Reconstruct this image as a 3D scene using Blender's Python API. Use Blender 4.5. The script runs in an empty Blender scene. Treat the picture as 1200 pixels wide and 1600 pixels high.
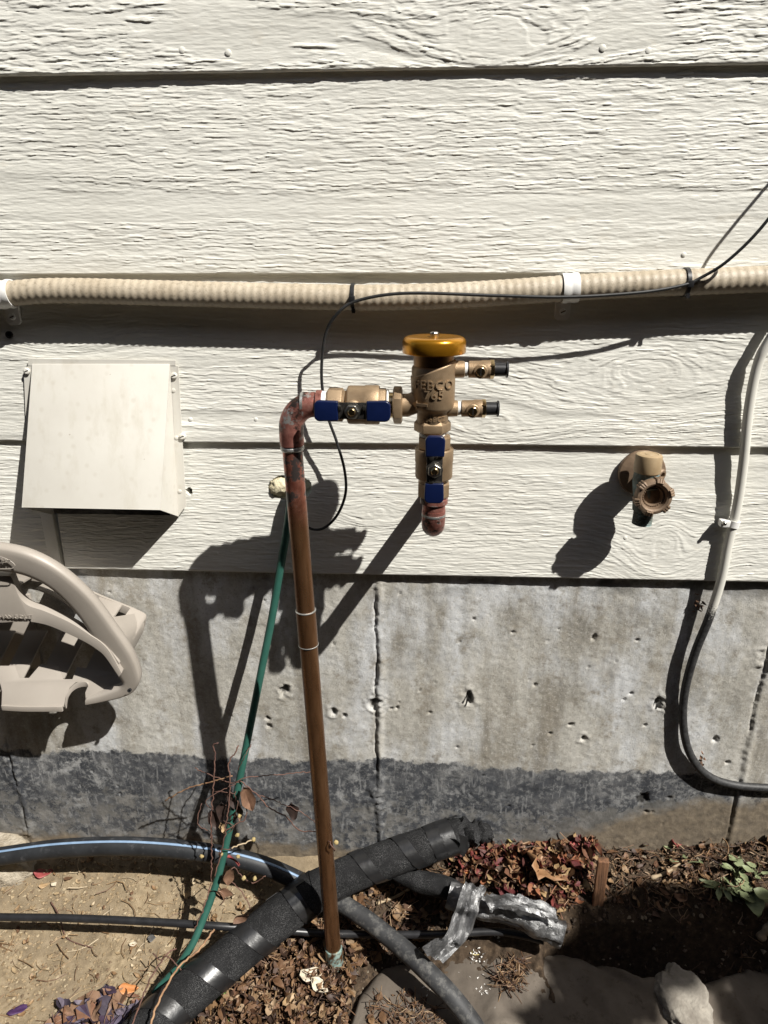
import bpy, bmesh, math, random
import numpy as np
from mathutils import Vector, Matrix

# ------------------------------------------------------------------ camera, sky, sun, exposure
sc = bpy.context.scene
COL = sc.collection
PITCH, YAW, ROLL, FPX = math.radians(20.2), math.radians(-2.85), math.radians(-0.18), 1095.0
CAM = Vector((0.0, -1.0, 1.05))
_f = Vector((math.sin(YAW) * math.cos(PITCH), math.cos(YAW) * math.cos(PITCH), -math.sin(PITCH)))
_r0 = Vector((math.cos(YAW), -math.sin(YAW), 0)); _u0 = _r0.cross(_f)
_r = _r0 * math.cos(ROLL) + _u0 * math.sin(ROLL); _u = _u0 * math.cos(ROLL) - _r0 * math.sin(ROLL)
camd = bpy.data.cameras.new('camera'); cam = bpy.data.objects.new('camera', camd); COL.objects.link(cam)
camd.sensor_fit = 'VERTICAL'; camd.sensor_height = 36.0; camd.lens = FPX / 1600 * 36.0
camd.clip_start = 0.02; camd.clip_end = 500
_m = Matrix.Identity(4)
for i in range(3):
    _m[i][0], _m[i][1], _m[i][2], _m[i][3] = _r[i], _u[i], -_f[i], CAM[i]
cam.matrix_world = _m
sc.camera = cam

SUN = Vector((-1.28, 1.0, -1.90))                 # the way sunlight travels
_s = -SUN.normalized()
world = bpy.data.worlds.new('World'); sc.world = world; world.use_nodes = True
nt = world.node_tree; sky = nt.nodes.new('ShaderNodeTexSky'); sky.sky_type = 'NISHITA'; sky.sun_disc = False
sky.sun_elevation = math.asin(_s.z); sky.sun_rotation = math.atan2(_s.x, _s.y)
sky.air_density = 1.0; sky.dust_density = 2.0; sky.ozone_density = 1.0
bg = nt.nodes['Background']; nt.links.new(sky.outputs[0], bg.inputs[0]); bg.inputs[1].default_value = 0.05
sund = bpy.data.lights.new('sun', 'SUN'); sun = bpy.data.objects.new('sun', sund); COL.objects.link(sun)
sund.energy = 5.0; sund.angle = math.radians(0.55); sund.color = (1.0, 0.968, 0.905)
sun.rotation_euler = SUN.to_track_quat('-Z', 'Y').to_euler(); sun.location = (2, -3, 5)
sc.view_settings.view_transform = 'Standard'; sc.view_settings.look = 'None'
sc.view_settings.exposure = 0.62; sc.view_settings.gamma = 1.0
sc.render.film_transparent = False
try:
    sc.cycles.max_bounces = 8; sc.cycles.use_denoising = True
except Exception: pass

# ------------------------------------------------------------------ surveying helpers
def at(px, py, Y):
    """point of the place seen at photo position (px,py) and standing at depth Y off the wall"""
    d = _f + _r * ((px - 600) / FPX) - _u * ((py - 800) / FPX)
    return CAM + d * ((Y - CAM.y) / d.y)
def zat(px, py, z):
    d = _f + _r * ((px - 600) / FPX) - _u * ((py - 800) / FPX)
    return CAM + d * ((z - CAM.z) / d.z)
rnd = random.Random(7)

def _hash(ix, iz, seed):
    h = (ix.astype(np.int64) * 374761393 + iz.astype(np.int64) * 668265263 + seed * 974634777) & 0xFFFFFFFF
    h = ((h ^ (h >> 13)) * 1274126177) & 0xFFFFFFFF
    h = ((h ^ (h >> 16)) * 2246822519) & 0xFFFFFFFF
    return ((h ^ (h >> 15)) & 0xFFFFFF) / float(0xFFFFFF)
def vn(x, z, seed=0):
    x = np.asarray(x, dtype=float); z = np.asarray(z, dtype=float)
    ix = np.floor(x); iz = np.floor(z); fx = x - ix; fz = z - iz
    fx = fx * fx * fx * (fx * (fx * 6 - 15) + 10); fz = fz * fz * fz * (fz * (fz * 6 - 15) + 10)
    a = _hash(ix, iz, seed); b = _hash(ix + 1, iz, seed); c = _hash(ix, iz + 1, seed); d = _hash(ix + 1, iz + 1, seed)
    return ((a * (1 - fx) + b * fx) * (1 - fz) + (c * (1 - fx) + d * fx) * fz) * 2 - 1
def fbm(x, z, seed=0, o=4, g=0.5):
    s = 0; a = 1; t = 0
    for i in range(o):
        s = s + a * vn(x * 2 ** i, z * 2 ** i, seed + i * 17); t += a; a *= g
    return s / t
def sstep(a, b, x):
    t = np.clip((x - a) / (b - a), 0, 1); return t * t * (3 - 2 * t)
def lerp(a, b, t): return a + (b - a) * t

# ------------------------------------------------------------------ materials
class Mat:
    def __init__(s, name, rough=0.6, metal=0.0, spec=0.5):
        s.m = bpy.data.materials.new(name); s.m.use_nodes = True; s.t = s.m.node_tree
        s.b = s.t.nodes['Principled BSDF']; s.b.inputs['Roughness'].default_value = rough
        s.b.inputs['Metallic'].default_value = metal; s.b.inputs['Specular IOR Level'].default_value = spec
        s.tc = s.t.nodes.new('ShaderNodeTexCoord')
    def n(s, typ): return s.t.nodes.new('ShaderNode' + typ)
    def ln(s, a, b): s.t.links.new(a, b)
    def setin(s, sock, v):
        if hasattr(v, 'is_output') or isinstance(v, bpy.types.NodeSocket): s.ln(v, sock)
        else:
            if sock.type == 'RGBA' and not hasattr(v, '__len__'): v = (v, v, v, 1)
            if sock.type == 'RGBA' and len(v) == 3: v = (*v, 1)
            sock.default_value = v
    def co(s, sx=1, sy=1, sz=1, rot=(0, 0, 0)):
        mp = s.n('Mapping'); s.ln(s.tc.outputs['Object'], mp.inputs[0]); mp.inputs['Scale'].default_value = (sx, sy, sz)
        mp.inputs['Rotation'].default_value = rot
        return mp.outputs[0]
    def noise(s, scale, detail=4, rough=0.55, vec=None, dist=0.0):
        q = s.n('TexNoise'); q.inputs['Scale'].default_value = scale; q.inputs['Detail'].default_value = detail
        q.inputs['Roughness'].default_value = rough; q.inputs['Distortion'].default_value = dist
        s.ln(vec if vec is not None else s.tc.outputs['Object'], q.inputs['Vector']); return q.outputs['Fac']
    def voro(s, scale, feature='F1', out='Distance', vec=None):
        q = s.n('TexVoronoi'); q.feature = feature; q.inputs['Scale'].default_value = scale
        s.ln(vec if vec is not None else s.tc.outputs['Object'], q.inputs['Vector']); return q.outputs[out]
    def ramp(s, fac, stops, interp='LINEAR'):
        q = s.n('ValToRGB'); s.ln(fac, q.inputs[0]); e = q.color_ramp; e.interpolation = interp
        while len(e.elements) < len(stops): e.elements.new(0.5)
        for el, (p, c) in zip(e.elements, stops):
            el.position = p
            if not hasattr(c, '__len__'): c = (c, c, c)
            el.color = (*c, 1)
        return q.outputs[0]
    def mix(s, fac, a, b, mode='MIX'):
        q = s.n('Mix'); q.data_type = 'RGBA'; q.blend_type = mode
        s.setin(q.inputs[0], fac); s.setin(q.inputs[6], a); s.setin(q.inputs[7], b); return q.outputs[2]
    def math(s, op, a, b=0.5):
        q = s.n('Math'); q.operation = op; s.setin(q.inputs[0], a); s.setin(q.inputs[1], b); return q.outputs[0]
    def attr(s, name, out='Color'):
        q = s.n('Attribute'); q.attribute_name = name; return q.outputs[out]
    def sep(s, col):
        q = s.n('SeparateColor'); s.ln(col, q.inputs[0]); return q.outputs
    def island(s):
        return s.n('NewGeometry').outputs['Random Per Island']
    def color(s, v): s.setin(s.b.inputs['Base Color'], v); return s
    def rough(s, v): s.setin(s.b.inputs['Roughness'], v); return s
    def metal(s, v): s.setin(s.b.inputs['Metallic'], v); return s
    def bump(s, h, strength=0.3, dist=0.001):
        q = s.n('Bump'); q.inputs['Strength'].default_value = strength; q.inputs['Distance'].default_value = dist
        s.ln(h, q.inputs['Height'])
        if s.b.inputs['Normal'].is_linked: s.ln(s.b.inputs['Normal'].links[0].from_socket, q.inputs['Normal'])
        s.ln(q.outputs[0], s.b.inputs['Normal']); return s

MT = {}
# painted siding
m = Mat('siding_paint', 0.55); MT['siding'] = m.m
w1 = m.ramp(m.noise(3.0, 5, 0.6, m.co(1, 1, 3)), [(0.3, (0.645, 0.635, 0.58)), (0.7, (0.70, 0.69, 0.64))])
w2 = m.ramp(m.noise(26, 5, 0.6, m.co(1, 1, 2.2)), [(0.62, 0.0), (0.8, 1.0)])
w3 = m.mix(m.math('MULTIPLY', w2, 0.30), w1, (0.58, 0.49, 0.36))
w4 = m.ramp(m.noise(150, 2, 0.5), [(0.70, 0.0), (0.75, 1.0)])
w5 = m.ramp(m.noise(5, 6, 0.65, m.co(2.6, 1, 0.3)), [(0.5, 0.0), (0.7, 0.28)])
w3 = m.mix(w5, w3, (0.565, 0.545, 0.485))
m.color(m.mix(m.math('MULTIPLY', w4, 0.22), w3, (0.42, 0.36, 0.27)))
m.bump(m.noise(1400, 3, 0.6, m.co(0.6, 1, 1)), 0.22, 0.0006).bump(m.noise(520, 4, 0.65, m.co(0.22, 1, 1)), 0.4, 0.0009)
# concrete foundation (tar / dirt masks come as a painted attribute of the wall)
m = Mat('foundation_concrete', 0.85); MT['concrete'] = m.m
msk = m.sep(m.attr('stain_tone'))
c1 = m.ramp(m.noise(6, 9, 0.66, m.co(1, 1, 0.5)), [(0.32, (0.21, 0.195, 0.165)), (0.5, (0.41, 0.392, 0.35)), (0.68, (0.54, 0.525, 0.485))])
c1 = m.mix(m.ramp(m.noise(6.5, 6, 0.65, m.co(1.5, 1, 0.7)), [(0.46, 0.0), (0.60, 0.9)]), c1, (0.56, 0.57, 0.58))
c1 = m.mix(m.ramp(m.noise(9, 6, 0.6, m.co(1.6, 1, 0.22)), [(0.52, 0.0), (0.68, 0.75)]), c1, (0.19, 0.165, 0.125))
c1 = m.mix(m.ramp(m.noise(14, 4, 0.6), [(0.60, 0.0), (0.74, 0.3)]), c1, (0.48, 0.42, 0.35))
c1 = m.mix(m.ramp(m.noise(60, 6, 0.7), [(0.35, 0.5), (0.6, 0.0)]), c1, m.mix(1.0, c1, 0.66, 'MULTIPLY'))
c1 = m.mix(m.ramp(m.noise(330, 3, 0.6), [(0.28, 0.6), (0.44, 0.0)]), c1, (0.14, 0.125, 0.10))
c1 = m.mix(m.ramp(m.noise(210, 6, 0.8), [(0.52, 0.0), (0.66, 0.6)]), c1, (0.58, 0.56, 0.52))
c1 = m.mix(m.ramp(m.noise(20, 9, 0.78), [(0.36, 0.8), (0.47, 0.0)]), c1, (0.225, 0.20, 0.16))
t1 = m.ramp(m.noise(13, 8, 0.7), [(0.3, (0.016, 0.018, 0.023)), (0.48, (0.038, 0.041, 0.048)), (0.58, (0.08, 0.082, 0.087)), (0.72, (0.18, 0.176, 0.168))])
ef = m.ramp(m.noise(34, 9, 0.74, None, 0.35), [(0.51, 0.0), (0.60, 1.0)])
ef2 = m.math('MULTIPLY', ef, m.ramp(m.noise(9, 3, 0.5), [(0.4, 0.05), (0.62, 0.75)]))
t1 = m.mix(ef2, t1, (0.36, 0.36, 0.355))
t1 = m.mix(m.ramp(m.noise(95, 7, 0.75), [(0.50, 0.0), (0.64, 0.65)]), t1, (0.27, 0.27, 0.265))
t1 = m.mix(m.ramp(m.noise(60, 4, 0.6, m.co(2.2, 1, 0.35)), [(0.58, 0.0), (0.68, 0.55)]), t1, (0.30, 0.30, 0.30))
edge = m.math('ADD', msk[0], m.math('MULTIPLY', m.math('SUBTRACT', m.noise(30, 8, 0.75), 0.5), 2.0))
tarm = m.ramp(edge, [(0.42, 0.0), (0.58, 1.0)])
zone = m.sep(m.attr('zone'))[0]
low = m.ramp(m.noise(24, 9, 0.72), [(0.3, (0.06, 0.058, 0.055)), (0.5, (0.125, 0.121, 0.114)), (0.7, (0.25, 0.242, 0.23))])
c1 = m.mix(zone, c1, low)
cc = m.mix(tarm, c1, t1)
dirt = m.ramp(m.noise(70, 6, 0.65), [(0.3, (0.085, 0.066, 0.046)), (0.7, (0.22, 0.175, 0.12))])
dm = m.ramp(m.math('ADD', msk[1], m.math('MULTIPLY', m.math('SUBTRACT', m.noise(40, 5, 0.7), 0.5), 0.7)), [(0.35, 0.0), (0.7, 0.9)])
cc = m.mix(dm, cc, dirt)
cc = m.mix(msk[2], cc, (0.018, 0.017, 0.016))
m.color(cc)
m.bump(m.noise(520, 5, 0.7), 0.55, 0.0012).bump(m.noise(120, 5, 0.65), 0.45, 0.002)
# soil
m = Mat('soil', 0.95, 0, 0.2); MT['soil'] = m.m
msk = m.sep(m.attr('stain_tone'))
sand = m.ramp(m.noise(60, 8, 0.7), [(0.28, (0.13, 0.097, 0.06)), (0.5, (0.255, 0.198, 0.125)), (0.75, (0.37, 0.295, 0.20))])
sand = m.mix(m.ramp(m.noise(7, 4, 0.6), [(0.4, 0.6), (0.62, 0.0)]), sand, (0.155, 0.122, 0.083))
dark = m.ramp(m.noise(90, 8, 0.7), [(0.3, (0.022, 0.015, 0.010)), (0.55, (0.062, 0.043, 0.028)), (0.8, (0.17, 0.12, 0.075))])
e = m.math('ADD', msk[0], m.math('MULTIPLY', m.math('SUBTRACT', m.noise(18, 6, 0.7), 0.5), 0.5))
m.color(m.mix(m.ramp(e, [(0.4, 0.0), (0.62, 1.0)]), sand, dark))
m.bump(m.noise(420, 5, 0.7), 0.7, 0.002).bump(m.noise(1500, 3, 0.6), 0.5, 0.0008)

def simple(key, name, c0, c1, sc_=40, rough=0.5, metal=0.0, bs=0.15, bscale=600, bd=0.0006, spec=0.5, det=5):
    m = Mat(name, rough, metal, spec); MT[key] = m.m
    m.color(m.ramp(m.noise(sc_, det, 0.6), [(0.3, c0), (0.7, c1)]))
    if bs: m.bump(m.noise(bscale, 4, 0.6), bs, bd)
    return m
# brass castings
m = Mat('cast_bronze', 0.48, 0.6); MT['bronze'] = m.m
m.color(m.ramp(m.noise(45, 5, 0.6), [(0.3, (0.26, 0.178, 0.105)), (0.7, (0.38, 0.275, 0.172))]))
m.rough(m.ramp(m.noise(120, 3), [(0.3, 0.42), (0.7, 0.56)])); m.bump(m.noise(1300, 2, 0.5), 0.5, 0.0006)
m = Mat('bonnet_bronze', 0.42, 0.9); MT['bonnet'] = m.m
m.color(m.ramp(m.noise(60, 4), [(0.3, (0.16, 0.085, 0.035)), (0.7, (0.25, 0.14, 0.06))])); m.bump(m.noise(900, 2), 0.2, 0.0005)
m = Mat('machined_brass', 0.22, 1.0); MT['brass'] = m.m
m.color(m.ramp(m.noise(70, 4), [(0.3, (0.42, 0.30, 0.15)), (0.7, (0.58, 0.44, 0.25))]))
m = Mat('gold_plastic_cap', 0.24, 0.75, 0.6); MT['gold'] = m.m
m.color(m.ramp(m.noise(30, 3), [(0.3, (0.44, 0.19, 0.012)), (0.7, (0.56, 0.26, 0.02))])); m.bump(m.noise(500, 2), 0.06, 0.0005)
# copper
m = Mat('aged_copper', 0.36, 0.8); MT['copper'] = m.m
g = m.ramp(m.noise(9, 6, 0.62, m.co(9, 9, 1.4)), [(0.3, (0.115, 0.055, 0.026)), (0.5, (0.165, 0.082, 0.038)), (0.72, (0.215, 0.115, 0.057))])
pm = m.sep(m.attr('patina'))
vg = m.ramp(m.noise(110, 5, 0.7), [(0.3, (0.10, 0.16, 0.15)), (0.55, (0.27, 0.38, 0.35)), (0.8, (0.42, 0.40, 0.33))])
vm = m.ramp(m.math('ADD', pm[0], m.math('MULTIPLY', m.math('SUBTRACT', m.noise(75, 4, 0.6), 0.5), 1.3)), [(0.45, 0.0), (0.6, 1.0)])
sm = m.ramp(m.math('ADD', pm[1], m.math('MULTIPLY', m.math('SUBTRACT', m.noise(60, 5, 0.7), 0.5), 1.6)), [(0.45, 0.0), (0.6, 1.0)])
pk = m.ramp(m.noise(80, 4, 0.6), [(0.35, (0.23, 0.075, 0.05)), (0.7, (0.42, 0.17, 0.12))])
g = m.mix(pm[2], g, pk)
g = m.mix(sm, g, (0.035, 0.028, 0.026)); m.color(m.mix(vm, g, vg))
m.metal(m.math('SUBTRACT', 0.75, m.math('MULTIPLY', m.math('ADD', vm, sm), 0.6)))
m.rough(m.ramp(m.noise(50, 5, 0.6, m.co(3, 3, 0.5)), [(0.3, 0.2), (0.7, 0.42)])); m.bump(m.noise(300, 4), 0.12, 0.0006)
m = Mat('fluxed_copper', 0.4, 0.6); MT['fitting'] = m.m
g = m.ramp(m.noise(90, 6, 0.65), [(0.3, (0.20, 0.075, 0.058)), (0.55, (0.36, 0.15, 0.12)), (0.8, (0.50, 0.28, 0.23))])
g = m.mix(m.ramp(m.noise(42, 5, 0.7), [(0.52, 0.0), (0.60, 1.0)]), g, (0.045, 0.032, 0.027))
m.color(m.mix(m.ramp(m.noise(65, 5, 0.7, m.co(1, 1, 1, (1, 0, 0))), [(0.56, 0.0), (0.63, 0.9)]), g, (0.38, 0.39, 0.37)))
m.bump(m.noise(260, 5), 0.3, 0.001)
simple('solder', 'solder', (0.30, 0.30, 0.28), (0.55, 0.55, 0.53), 160, 0.4, 0.8, 0.4, 400, 0.001)
simple('tape_white', 'thread_tape', (0.62, 0.62, 0.60), (0.78, 0.78, 0.76), 200, 0.5)
simple('blue', 'blue_vinyl', (0.0022, 0.006, 0.032), (0.0035, 0.009, 0.046), 30, 0.32, 0, 0.05)
simple('steel', 'plated_steel', (0.42, 0.40, 0.36), (0.62, 0.60, 0.56), 120, 0.28, 1.0, 0.1)
simple('steel_dark', 'dark_steel', (0.035, 0.033, 0.032), (0.08, 0.076, 0.07), 120, 0.35, 0.7, 0.1)
simple('black', 'black_plastic', (0.010, 0.010, 0.011), (0.022, 0.022, 0.024), 60, 0.38, 0, 0.1)
simple('cable', 'black_cable', (0.009, 0.009, 0.0095), (0.026, 0.026, 0.026), 120, 0.5, 0, 0.15)
simple('vent', 'vent_enamel', (0.68, 0.645, 0.575), (0.735, 0.705, 0.64), 9, 0.42, 0, 0.06, 90, 0.001)
m = Mat('vent_enamel_front', 0.4); MT['vent'] = m.m
g = m.ramp(m.noise(12, 5, 0.6), [(0.3, (0.59, 0.565, 0.51)), (0.7, (0.65, 0.63, 0.575))])
g = m.mix(m.ramp(m.voro(55), [(0.10, 0.45), (0.26, 0.0)]), g, (0.51, 0.475, 0.41))
g = m.mix(m.ramp(m.noise(22, 7, 0.7, m.co(1.5, 1, 0.5)), [(0.50, 0.0), (0.70, 0.6)]), g, (0.50, 0.465, 0.39))
m.color(m.mix(m.ramp(m.noise(120, 2), [(0.76, 0.0), (0.8, 0.7)]), g, (0.35, 0.3, 0.24))); m.bump(m.noise(70, 3), 0.1, 0.001)
m = Mat('conduit_pvc', 0.55); MT['conduit'] = m.m
g = m.ramp(m.noise(14, 6, 0.65), [(0.3, (0.345, 0.285, 0.205)), (0.7, (0.47, 0.41, 0.32))])
m.color(m.mix(m.ramp(m.noise(190, 5, 0.75), [(0.34, 0.55), (0.5, 0.0)]), g, (0.16, 0.125, 0.085))); m.bump(m.noise(500, 4), 0.25, 0.0007)
simple('strap', 'strap_paint', (0.70, 0.69, 0.66), (0.76, 0.75, 0.73), 50, 0.4, 0, 0.12)
simple('bib', 'weathered_brass', (0.135, 0.09, 0.058), (0.25, 0.175, 0.115), 60, 0.6, 0.25, 0.3, 300, 0.001)
simple('bib_cap', 'faded_tan_plastic', (0.27, 0.19, 0.105), (0.36, 0.265, 0.155), 35, 0.55, 0, 0.12)
m = Mat('verdigris_brass', 0.7, 0.2); MT['bib_body'] = m.m
g = m.ramp(m.noise(55, 6, 0.7), [(0.32, (0.055, 0.045, 0.03)), (0.5, (0.10, 0.115, 0.10)), (0.68, (0.20, 0.27, 0.27))]); m.color(g); m.bump(m.noise(240, 4), 0.35, 0.001)
m = Mat('white_to_black_cable', 0.45); MT['cable_paint'] = m.m
p = m.ramp(m.math('ADD', m.sep(m.attr('paint'))[0], m.math('MULTIPLY', m.math('SUBTRACT', m.noise(400, 3, 0.7), 0.5), 0.9)), [(0.42, 0.0), (0.58, 1.0)])
m.rough(0.58); m.color(m.mix(p, m.ramp(m.noise(190, 5, 0.7), [(0.35, (0.010, 0.010, 0.011)), (0.7, (0.05, 0.05, 0.05))]), (0.60, 0.585, 0.53)))
simple('hanger', 'taupe_resin', (0.30, 0.268, 0.232), (0.345, 0.31, 0.272), 12, 0.45, 0, 0.3, 900, 0.0005)
m = Mat('foam_insulation', 0.85, 0, 0.22); MT['foam'] = m.m
m.color(m.mix(m.ramp(m.noise(820, 3, 0.7), [(0.52, 0.0), (0.64, 1.0)]), m.ramp(m.noise(40, 5), [(0.3, (0.006, 0.006, 0.0065)), (0.7, (0.013, 0.013, 0.014))]), m.ramp(m.noise(30, 3), [(0.35, 0.02), (0.65, 0.12)])))
m.bump(m.noise(650, 3, 0.7), 0.7, 0.0016)
m = Mat('black_vinyl_tape', 0.36, 0, 1.0); MT['vinyl'] = m.m
m.color(m.ramp(m.noise(60, 4), [(0.3, (0.007, 0.007, 0.0075)), (0.7, (0.014, 0.014, 0.015))])); m.bump(m.noise(90, 4, 0.6, m.co(1, 1, 1)), 0.35, 0.0015)
m = Mat('poly_pipe', 0.55, 0, 0.4); MT['poly'] = m.m
g = m.ramp(m.noise(25, 6, 0.65), [(0.3, (0.010, 0.0105, 0.012)), (0.7, (0.024, 0.026, 0.029))])
m.color(m.mix(m.ramp(m.noise(60, 6, 0.72), [(0.56, 0.0), (0.72, 0.55)]), g, (0.10, 0.10, 0.105))); m.bump(m.noise(200, 4), 0.15, 0.0007)
m = Mat('muddy_poly_pipe', 0.62, 0, 0.4); MT['poly_mud'] = m.m
g = m.ramp(m.noise(25, 6, 0.65), [(0.3, (0.018, 0.018, 0.019)), (0.7, (0.045, 0.046, 0.048))])
m.color(m.mix(m.ramp(m.noise(55, 6, 0.75), [(0.5, 0.0), (0.66, 0.75)]), g, (0.15, 0.145, 0.135))); m.bump(m.noise(200, 4), 0.25, 0.001)
simple('stripe', 'blue_stripe', (0.16, 0.24, 0.36), (0.24, 0.34, 0.48), 60, 0.45)
simple('green', 'green_tube', (0.018, 0.075, 0.058), (0.03, 0.105, 0.08), 30, 0.45, 0, 0.12)
m = Mat('foil_tape', 0.3, 0.85); MT['foil'] = m.m
m.color(m.ramp(m.noise(50, 5, 0.7), [(0.3, (0.13, 0.13, 0.135)), (0.7, (0.40, 0.40, 0.40))])); m.rough(m.ramp(m.noise(70, 4), [(0.3, 0.28), (0.7, 0.6)]))
m.bump(m.noise(75, 6, 0.7, None, 1.0), 0.8, 0.004)
m = Mat('landscape_fabric', 0.9, 0, 0.2); MT['fabric'] = m.m
g = m.ramp(m.noise(9, 7, 0.65), [(0.3, (0.085, 0.07, 0.056)), (0.7, (0.165, 0.14, 0.115))])
g = m.mix(m.ramp(m.noise(45, 6, 0.75), [(0.56, 0.0), (0.70, 0.8)]), g, (0.045, 0.032, 0.022))
m.color(g); m.bump(m.noise(900, 3), 0.4, 0.0007).bump(m.noise(60, 5), 0.35, 0.003)
m = Mat('fibre_pulp', 0.85); MT['pulp'] = m.m; m.color((0.62, 0.60, 0.57))
m = Mat('stake_wood', 0.8); MT['wood'] = m.m
m.color(m.ramp(m.noise(30, 6, 0.7, m.co(5, 5, 0.5)), [(0.3, (0.055, 0.026, 0.013)), (0.7, (0.21, 0.10, 0.048))])); m.bump(m.noise(60, 4, 0.6, m.co(6, 6, 0.5)), 0.7, 0.002)
simple('rock', 'pale_concrete', (0.25, 0.205, 0.145), (0.46, 0.41, 0.33), 40, 0.9, 0, 1.0, 190, 0.004, 0.3, 9)
simple('lump', 'mortar_lump', (0.17, 0.15, 0.125), (0.30, 0.275, 0.235), 40, 0.95, 0, 0.9, 130, 0.003)
simple('foamplug', 'spray_foam', (0.40, 0.34, 0.21), (0.62, 0.56, 0.40), 60, 0.8, 0, 0.8, 200, 0.003)
simple('twig', 'dry_stem', (0.17, 0.085, 0.045), (0.36, 0.22, 0.12), 70, 0.8)
simple('twig_pale', 'pale_stick', (0.30, 0.225, 0.14), (0.44, 0.35, 0.235), 50, 0.85)
simple('vine', 'dead_vine', (0.07, 0.033, 0.025), (0.155, 0.08, 0.058), 50, 0.8)
simple('bud', 'dry_flower', (0.24, 0.18, 0.07), (0.40, 0.31, 0.15), 150, 0.85)
def leafmat(key, stops, rough=0.6, trans=0.12):
    m = Mat(key + '_leaf', rough, 0, 0.35); MT[key] = m.m
    base = m.ramp(m.island(), stops, 'CONSTANT')
    m.color(m.mix(m.ramp(m.noise(130, 4, 0.6), [(0.35, 0.55), (0.6, 0.0)]), base, m.mix(1.0, base, 0.5, 'MULTIPLY')))
    m.bump(m.noise(300, 3), 0.35, 0.001); m.b.inputs['Subsurface Weight'].default_value = 0.0
    return m
def even(cols): return [(i / len(cols), c) for i, c in enumerate(cols)]
leafmat('lit_brown', even([(0.13, 0.07, 0.035), (0.22, 0.13, 0.065), (0.10, 0.05, 0.028), (0.24, 0.155, 0.085), (0.13, 0.07, 0.036), (0.30, 0.21, 0.13), (0.15, 0.08, 0.042), (0.065, 0.037, 0.025), (0.05, 0.03, 0.022), (0.09, 0.05, 0.03)]))
leafmat('lit_red', even([(0.15, 0.035, 0.03), (0.22, 0.13, 0.07), (0.08, 0.028, 0.024), (0.25, 0.10, 0.05), (0.30, 0.20, 0.10), (0.11, 0.028, 0.028), (0.17, 0.085, 0.045), (0.24, 0.15, 0.085), (0.06, 0.035, 0.025), (0.13, 0.06, 0.035)]))
leafmat('lit_purple', even([(0.055, 0.035, 0.06), (0.09, 0.075, 0.11), (0.20, 0.12, 0.075), (0.045, 0.035, 0.05), (0.12, 0.10, 0.13), (0.17, 0.085, 0.05)]))
leafmat('lit_chaff', even([(0.34, 0.25, 0.145), (0.20, 0.12, 0.06), (0.12, 0.065, 0.035), (0.42, 0.34, 0.23), (0.26, 0.17, 0.09)]))
leafmat('crumb', even([(0.27, 0.20, 0.12), (0.21, 0.15, 0.085), (0.32, 0.245, 0.15), (0.24, 0.175, 0.10), (0.15, 0.105, 0.065), (0.29, 0.215, 0.13), (0.25, 0.185, 0.11), (0.36, 0.29, 0.19)]), 0.9)
leafmat('crumb_dark', even([(0.045, 0.03, 0.02), (0.08, 0.055, 0.036), (0.03, 0.02, 0.014), (0.14, 0.10, 0.07), (0.055, 0.038, 0.026), (0.22, 0.18, 0.13)]), 0.9)
def oneleaf(key, c0, c1, rough=0.55):
    m = Mat(key + '_leaf', rough, 0, 0.4); MT[key] = m.m
    m.color(m.ramp(m.noise(90, 5, 0.6), [(0.3, c0), (0.7, c1)])); m.bump(m.noise(260, 3), 0.4, 0.001)
oneleaf('leaf_red', (0.16, 0.025, 0.03), (0.30, 0.07, 0.06)); oneleaf('leaf_purple', (0.035, 0.014, 0.05), (0.06, 0.025, 0.085))
oneleaf('leaf_brown', (0.10, 0.055, 0.035), (0.21, 0.12, 0.075)); oneleaf('leaf_tan', (0.26, 0.17, 0.085), (0.40, 0.28, 0.16))
oneleaf('leaf_rust', (0.17, 0.085, 0.04), (0.30, 0.17, 0.085)); oneleaf('leaf_pale', (0.42, 0.36, 0.26), (0.58, 0.52, 0.42))
oneleaf('leaf_green', (0.07, 0.15, 0.022), (0.13, 0.24, 0.04)); oneleaf('leaf_weed', (0.13, 0.155, 0.075), (0.22, 0.25, 0.135))
oneleaf('leaf_yellow', (0.30, 0.24, 0.08), (0.42, 0.35, 0.15)); oneleaf('leaf_black', (0.022, 0.015, 0.013), (0.05, 0.03, 0.024))
oneleaf('leaf_orange', (0.36, 0.13, 0.04), (0.50, 0.22, 0.08)); oneleaf('leaf_grey', (0.05, 0.05, 0.05), (0.10, 0.095, 0.09))
simple('sky_block_dark', 'sky_block_surface', (0.022, 0.017, 0.013), (0.04, 0.03, 0.023), 6, 0.8)  # kept very dark so the added blocking wall returns little bounce light
simple('letter', 'moulded_letter', (0.25, 0.222, 0.19), (0.29, 0.26, 0.228), 20, 0.5)

# ------------------------------------------------------------------ mesh helpers
def frame(o, z, x=None):
    z = Vector(z).normalized()
    if x is None: x = Vector((0, 0, 1)) if abs(z.z) < 0.9 else Vector((1, 0, 0))
    x = Vector(x); x = (x - z * x.dot(z)).normalized(); y = z.cross(x)
    M = Matrix.Identity(4)
    for i in range(3): M[i][0], M[i][1], M[i][2], M[i][3] = x[i], y[i], z[i], o[i]
    return M
def catmull(pts, n=8, extra=None):
    P = [Vector(p) for p in pts]; out = []; ex = []
    for i in range(len(P) - 1):
        p0 = P[max(i - 1, 0)]; p1 = P[i]; p2 = P[i + 1]; p3 = P[min(i + 2, len(P) - 1)]
        for k in range(n):
            t = k / n
            out.append(0.5 * ((2 * p1) + (-p0 + p2) * t + (2 * p0 - 5 * p1 + 4 * p2 - p3) * t * t + (-p0 + 3 * p1 - 3 * p2 + p3) * t ** 3))
            if extra: ex.append(lerp(extra[i], extra[i + 1], t))
    out.append(P[-1])
    if extra: ex.append(extra[-1]); return out, ex
    return out
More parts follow.
